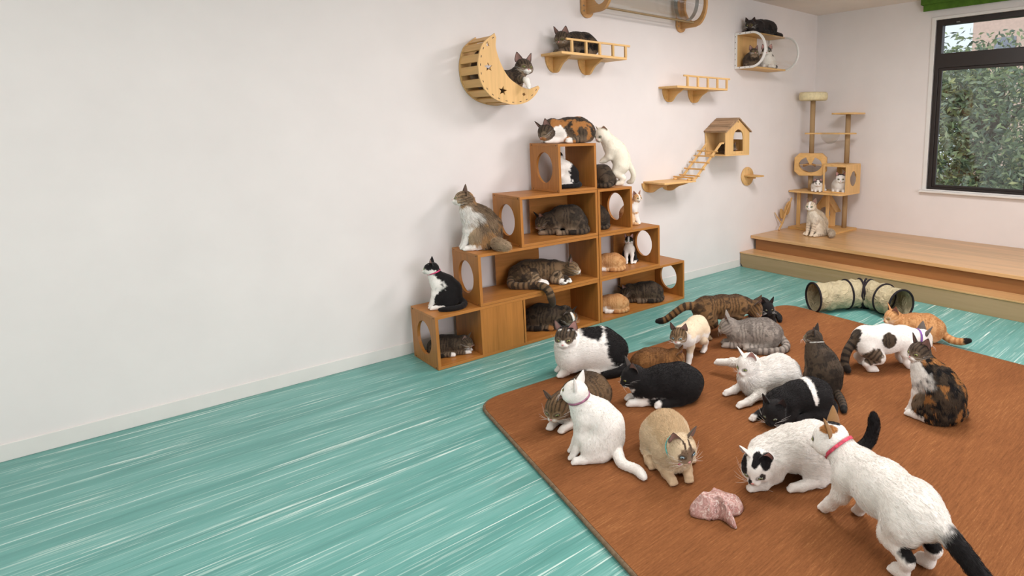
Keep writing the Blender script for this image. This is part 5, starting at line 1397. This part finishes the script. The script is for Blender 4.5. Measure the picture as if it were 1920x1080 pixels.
cat('creamy white cat standing with front paws on a dark tabby', (.25, -3.35, Z3), 232, 'stand', 1.0, dict(base=(240, 232, 214), earin=(176, 140, 122)), spine=[(-.075, 0, .17, .058), (-.05, 0, .215, .07), (-.015, 0, .28, .072), (.03, 0, .335, .058), (.055, 0, .365, .046)], haunch=[((-.05, s * .04, .15), (.055, .034, .07), .5) for s in (1, -1)], chest=[((.02, 0, .28), (.048, .052, .06), -.4)],
    hind=[[(-.05, s * .045, .15, .045), (-.01, s * .05, .10, .034), (-.065, s * .05, .06, .02), (-.05, s * .05, .024, .018), (-.025, s * .05, .017, .02)] for s in (1, -1)], fore=[[(.02, s * .045, .29, .042), (.045, s * .046, .23, .028), (.075, s * .04, .205, .02), (.095, s * .038, .195, .019)] for s in (1, -1)],
    head=(.095, .01, .40), look=(42, -26, 0), earl=.6, tail=[(-.12, 0, .16, .02), (-.15, -.01, .09, .017), (-.14, -.03, .03, .015), (-.11, -.05, .018, .013)], h=.0048, nfur=8000, eyes=(140, 150, 120))
cat('dark striped tabby crouched under the creamy white cat', (.235, -3.51, Z3), 190, 'loaf', .76, dict(base='tab:dark'), spine=[(-.12, 0, .09, .08), (-.07, 0, .13, .095), (0, 0, .13, .088), (.07, 0, .11, .07), (.11, 0, .115, .052)], head=(.14, 0, .09), look=(0, -25, 0), tail=TUCK, **FB)
cat('dark tabby huddled in the short cubby below the creamy white cat', (.23, -3.53, Z2 + IN), 196, 'sit', .62, dict(base='tab:dark'), look=(0, -10, 0), tail=TUCK, **FB)
cat('orange and white cat perched on the outer shelf step', (.225, -3.135, Z2), 40, 'sit', .64, dict(base='tab:orange', ops=[('muzzle', WH), ('blaze', WH), ('chest', WH, .3), ('fpaws', WH, .35)]), look=(-44, -4, 0), tail=TUCK, **FB)
cat('ginger tabby lying in the cubby with its back to the small tuxedo kitten', (.27, -3.47, Z1 + IN), 226, 'loaf', .70, dict(base='tab:orange', ops=[('paws', WH, .7)]), head=(.155, 0, .10), look=(10, -25, 0), tail=TUCK, **FB)
cat('small black and white kitten sitting beside a round white hole', (.22, -3.185, Z1 + IN), 318, 'sit', .58, dict(base=WH, ear='black', ops=[('hblob', (-.01, 0, .02), (.07, .06, .036), 'black'), ('blaze', WH), ('back', 'black', -.1), ('rump', 'black', .5), ('tail', 'black', 0)]), look=(-5, -8, 0), tail=TUCK, h=.005, nfur=5000)
cat('orange and white cat lying in the bottom cubby beside a dark tabby', (.28, -3.46, IN), 232, 'loaf', .72, dict(base='tab:orange', ops=[('chest', WH, -.1), ('legs', WH), ('muzzle', WH), ('hblob', (.03, 0, -.015), (.04, .04, .03), WH)]), head=(.16, 0, .12), look=(15, -18, 0), tail=TUCK, **FB)
cat('dark tabby dozing in the bottom cubby by the outermost round hole', (.25, -3.08, IN), 236, 'loaf', .86, dict(base='tab:dark', closed=True, ops=[('muzzle', 'dlight')]), head=(.165, .04, .10), look=(35, -35, 20), tail=TUCK, **FB)

# ---- cats on the wall furniture
cat('tabby with white muzzle lying in the moon perch, paw dangling', (.14, -4.255, 1.738), 74, 'loaf', .92, dict(base='tab:dark', ops=[('muzzle', WH), ('fpaws', WH, .6), ('chest', 'dlight', -.2)]), spine=[(-.155, 0, .13, .07), (-.09, 0, .08, .08), (0, 0, .085, .078), (.085, -.005, .10, .066), (.12, -.01, .135, .05)], head=(.175, -.02, .195), look=(-78, -10, 0), headscale=1.25, clamp=False, haunch=[],
    hind=[], fore=[[(.10, -.05, .09, .036), (.13, -.10, .10, .024), (.15, -.15, .09, .02), (.155, -.178, .05, .019)], [(.10, .03, .08, .034), (.14, .02, .05, .024), (.18, .0, .045, .02), (.2, -.01, .045, .019)]], tail=[(-.17, 0, .17, .04), (-.165, 0, .23, .032), (-.14, 0, .29, .022)], h=.005, nfur=7000, eyes=(150, 150, 80))
cat('dark tabby loafing behind the rail of the wall shelf', (.122, -3.60, 2.0455), 268, 'loaf', .90, dict(base='tab:dark', ops=[('noise', 15, .56, 'ddark', 2.0, 1)]), fat=1.0, head=(.15, .02, .12), look=(30, -24, 0), tail=TUCKR, haunch=[((-.1, s * .06, .07), (.088, .04, .068), .15) for s in (1, -1)], **FB)
cat('black tabby stretched along the top of the clear capsule', (.115, -1.27, CZ1 + .0065), 268, 'loaf', .98, dict(base=(46, 40, 38), nose='gdark', earin=(70, 56, 52), ops=[('noise', 26, .58, 'black'), ('hblob', (.03, 0, .0), (.03, .035, .025), 'dtab')]), spine=[(-.145, 0, .07, .066), (-.09, 0, .08, .076), (0, 0, .078, .072), (.085, 0, .075, .058), (.125, 0, .08, .046)], head=(.185, .02, .075), look=(30, -18, 0), headscale=1.0, earl=.85, tail=[(-.19, 0, .05, .026), (-.25, .01, .03, .024), (-.31, .02, .022, .022), (-.34, .02, .02, .018)], **FB)
cat('tabby crouching inside the clear capsule against its wooden back', (.14, -1.43, CZ0 + .0135), 322, 'loaf', .74, dict(base='tab:dark'), look=(4, 0, 0), head=(.10, 0, .18), **COMPACT, **FB)
cat('grey masked cat with white bib sitting inside the clear capsule', (.15, -1.20, CZ0 + .0135), 308, 'loaf', .84, dict(base=WH, ear='gdark', ops=[('hblob', (-.01, 0, .022), (.07, .06, .036), 'tab:dark'), ('blaze', WH), ('back', 'tab:dark', .5), ('tail', 'tab:dark', 0)]), look=(-2, -6, 0), head=(.095, 0, .185), headscale=1.22, earl=.85, **COMPACT, **FB)
cat('dark tabby curled inside the little roofed wall house', (.145, -1.80, HZ0 + .001), 350, 'loaf', .54, dict(base='tab:dark', ops=[('paws', 'dlight', .8)]), head=(.13, 0, .12), look=(0, -20, 0), tail=TUCK, **FB)
cat('white kitten with grey brow on the cat tree shelf beside the box', (.325, -.40, SHZ + .0185), 300, 'loaf', .68, dict(base=WH, ear='grey', ops=[('hblob', (-.005, .028, .026), (.04, .022, .026), 'grey'), ('hblob', (-.005, -.028, .026), (.04, .022, .026), 'grey'), ('back', 'grey', .3)]), head=(.105, 0, .14), look=(0, -8, 0), headscale=1.22, earl=.7, **COMPACT, **FB)
cat('white cat with dark cap lying inside the cat tree box', (.55, -.285, SHZ + .0185), 298, 'loaf', .88, dict(base=WH, ear='gdark', ops=[('hblob', (-.012, 0, .04), (.03, .045, .022), 'gdark'), ('back', 'grey', .7)]), head=(.095, 0, .175), look=(0, -10, 0), headscale=1.25, earl=.8, **COMPACT, **FB)
cat('long haired silver cream tabby sitting on the platform before the cat tree', (.52, -.785, .3205), 258, 'sit', .94, dict(base='tab:beige', ops=[('chest', (232, 222, 206), .2), ('muzzle', WH), ('blaze', WH), ('tail', (210, 194, 172), 0)]), look=(24, -6, 0), flen=.03, tail=[(-.15, .03, .05, .03), (-.145, .12, .045, .032), (-.10, .19, .04, .03), (-.04, .23, .035, .02)], h=.0056, nfur=9000, eyes=(120, 140, 110))
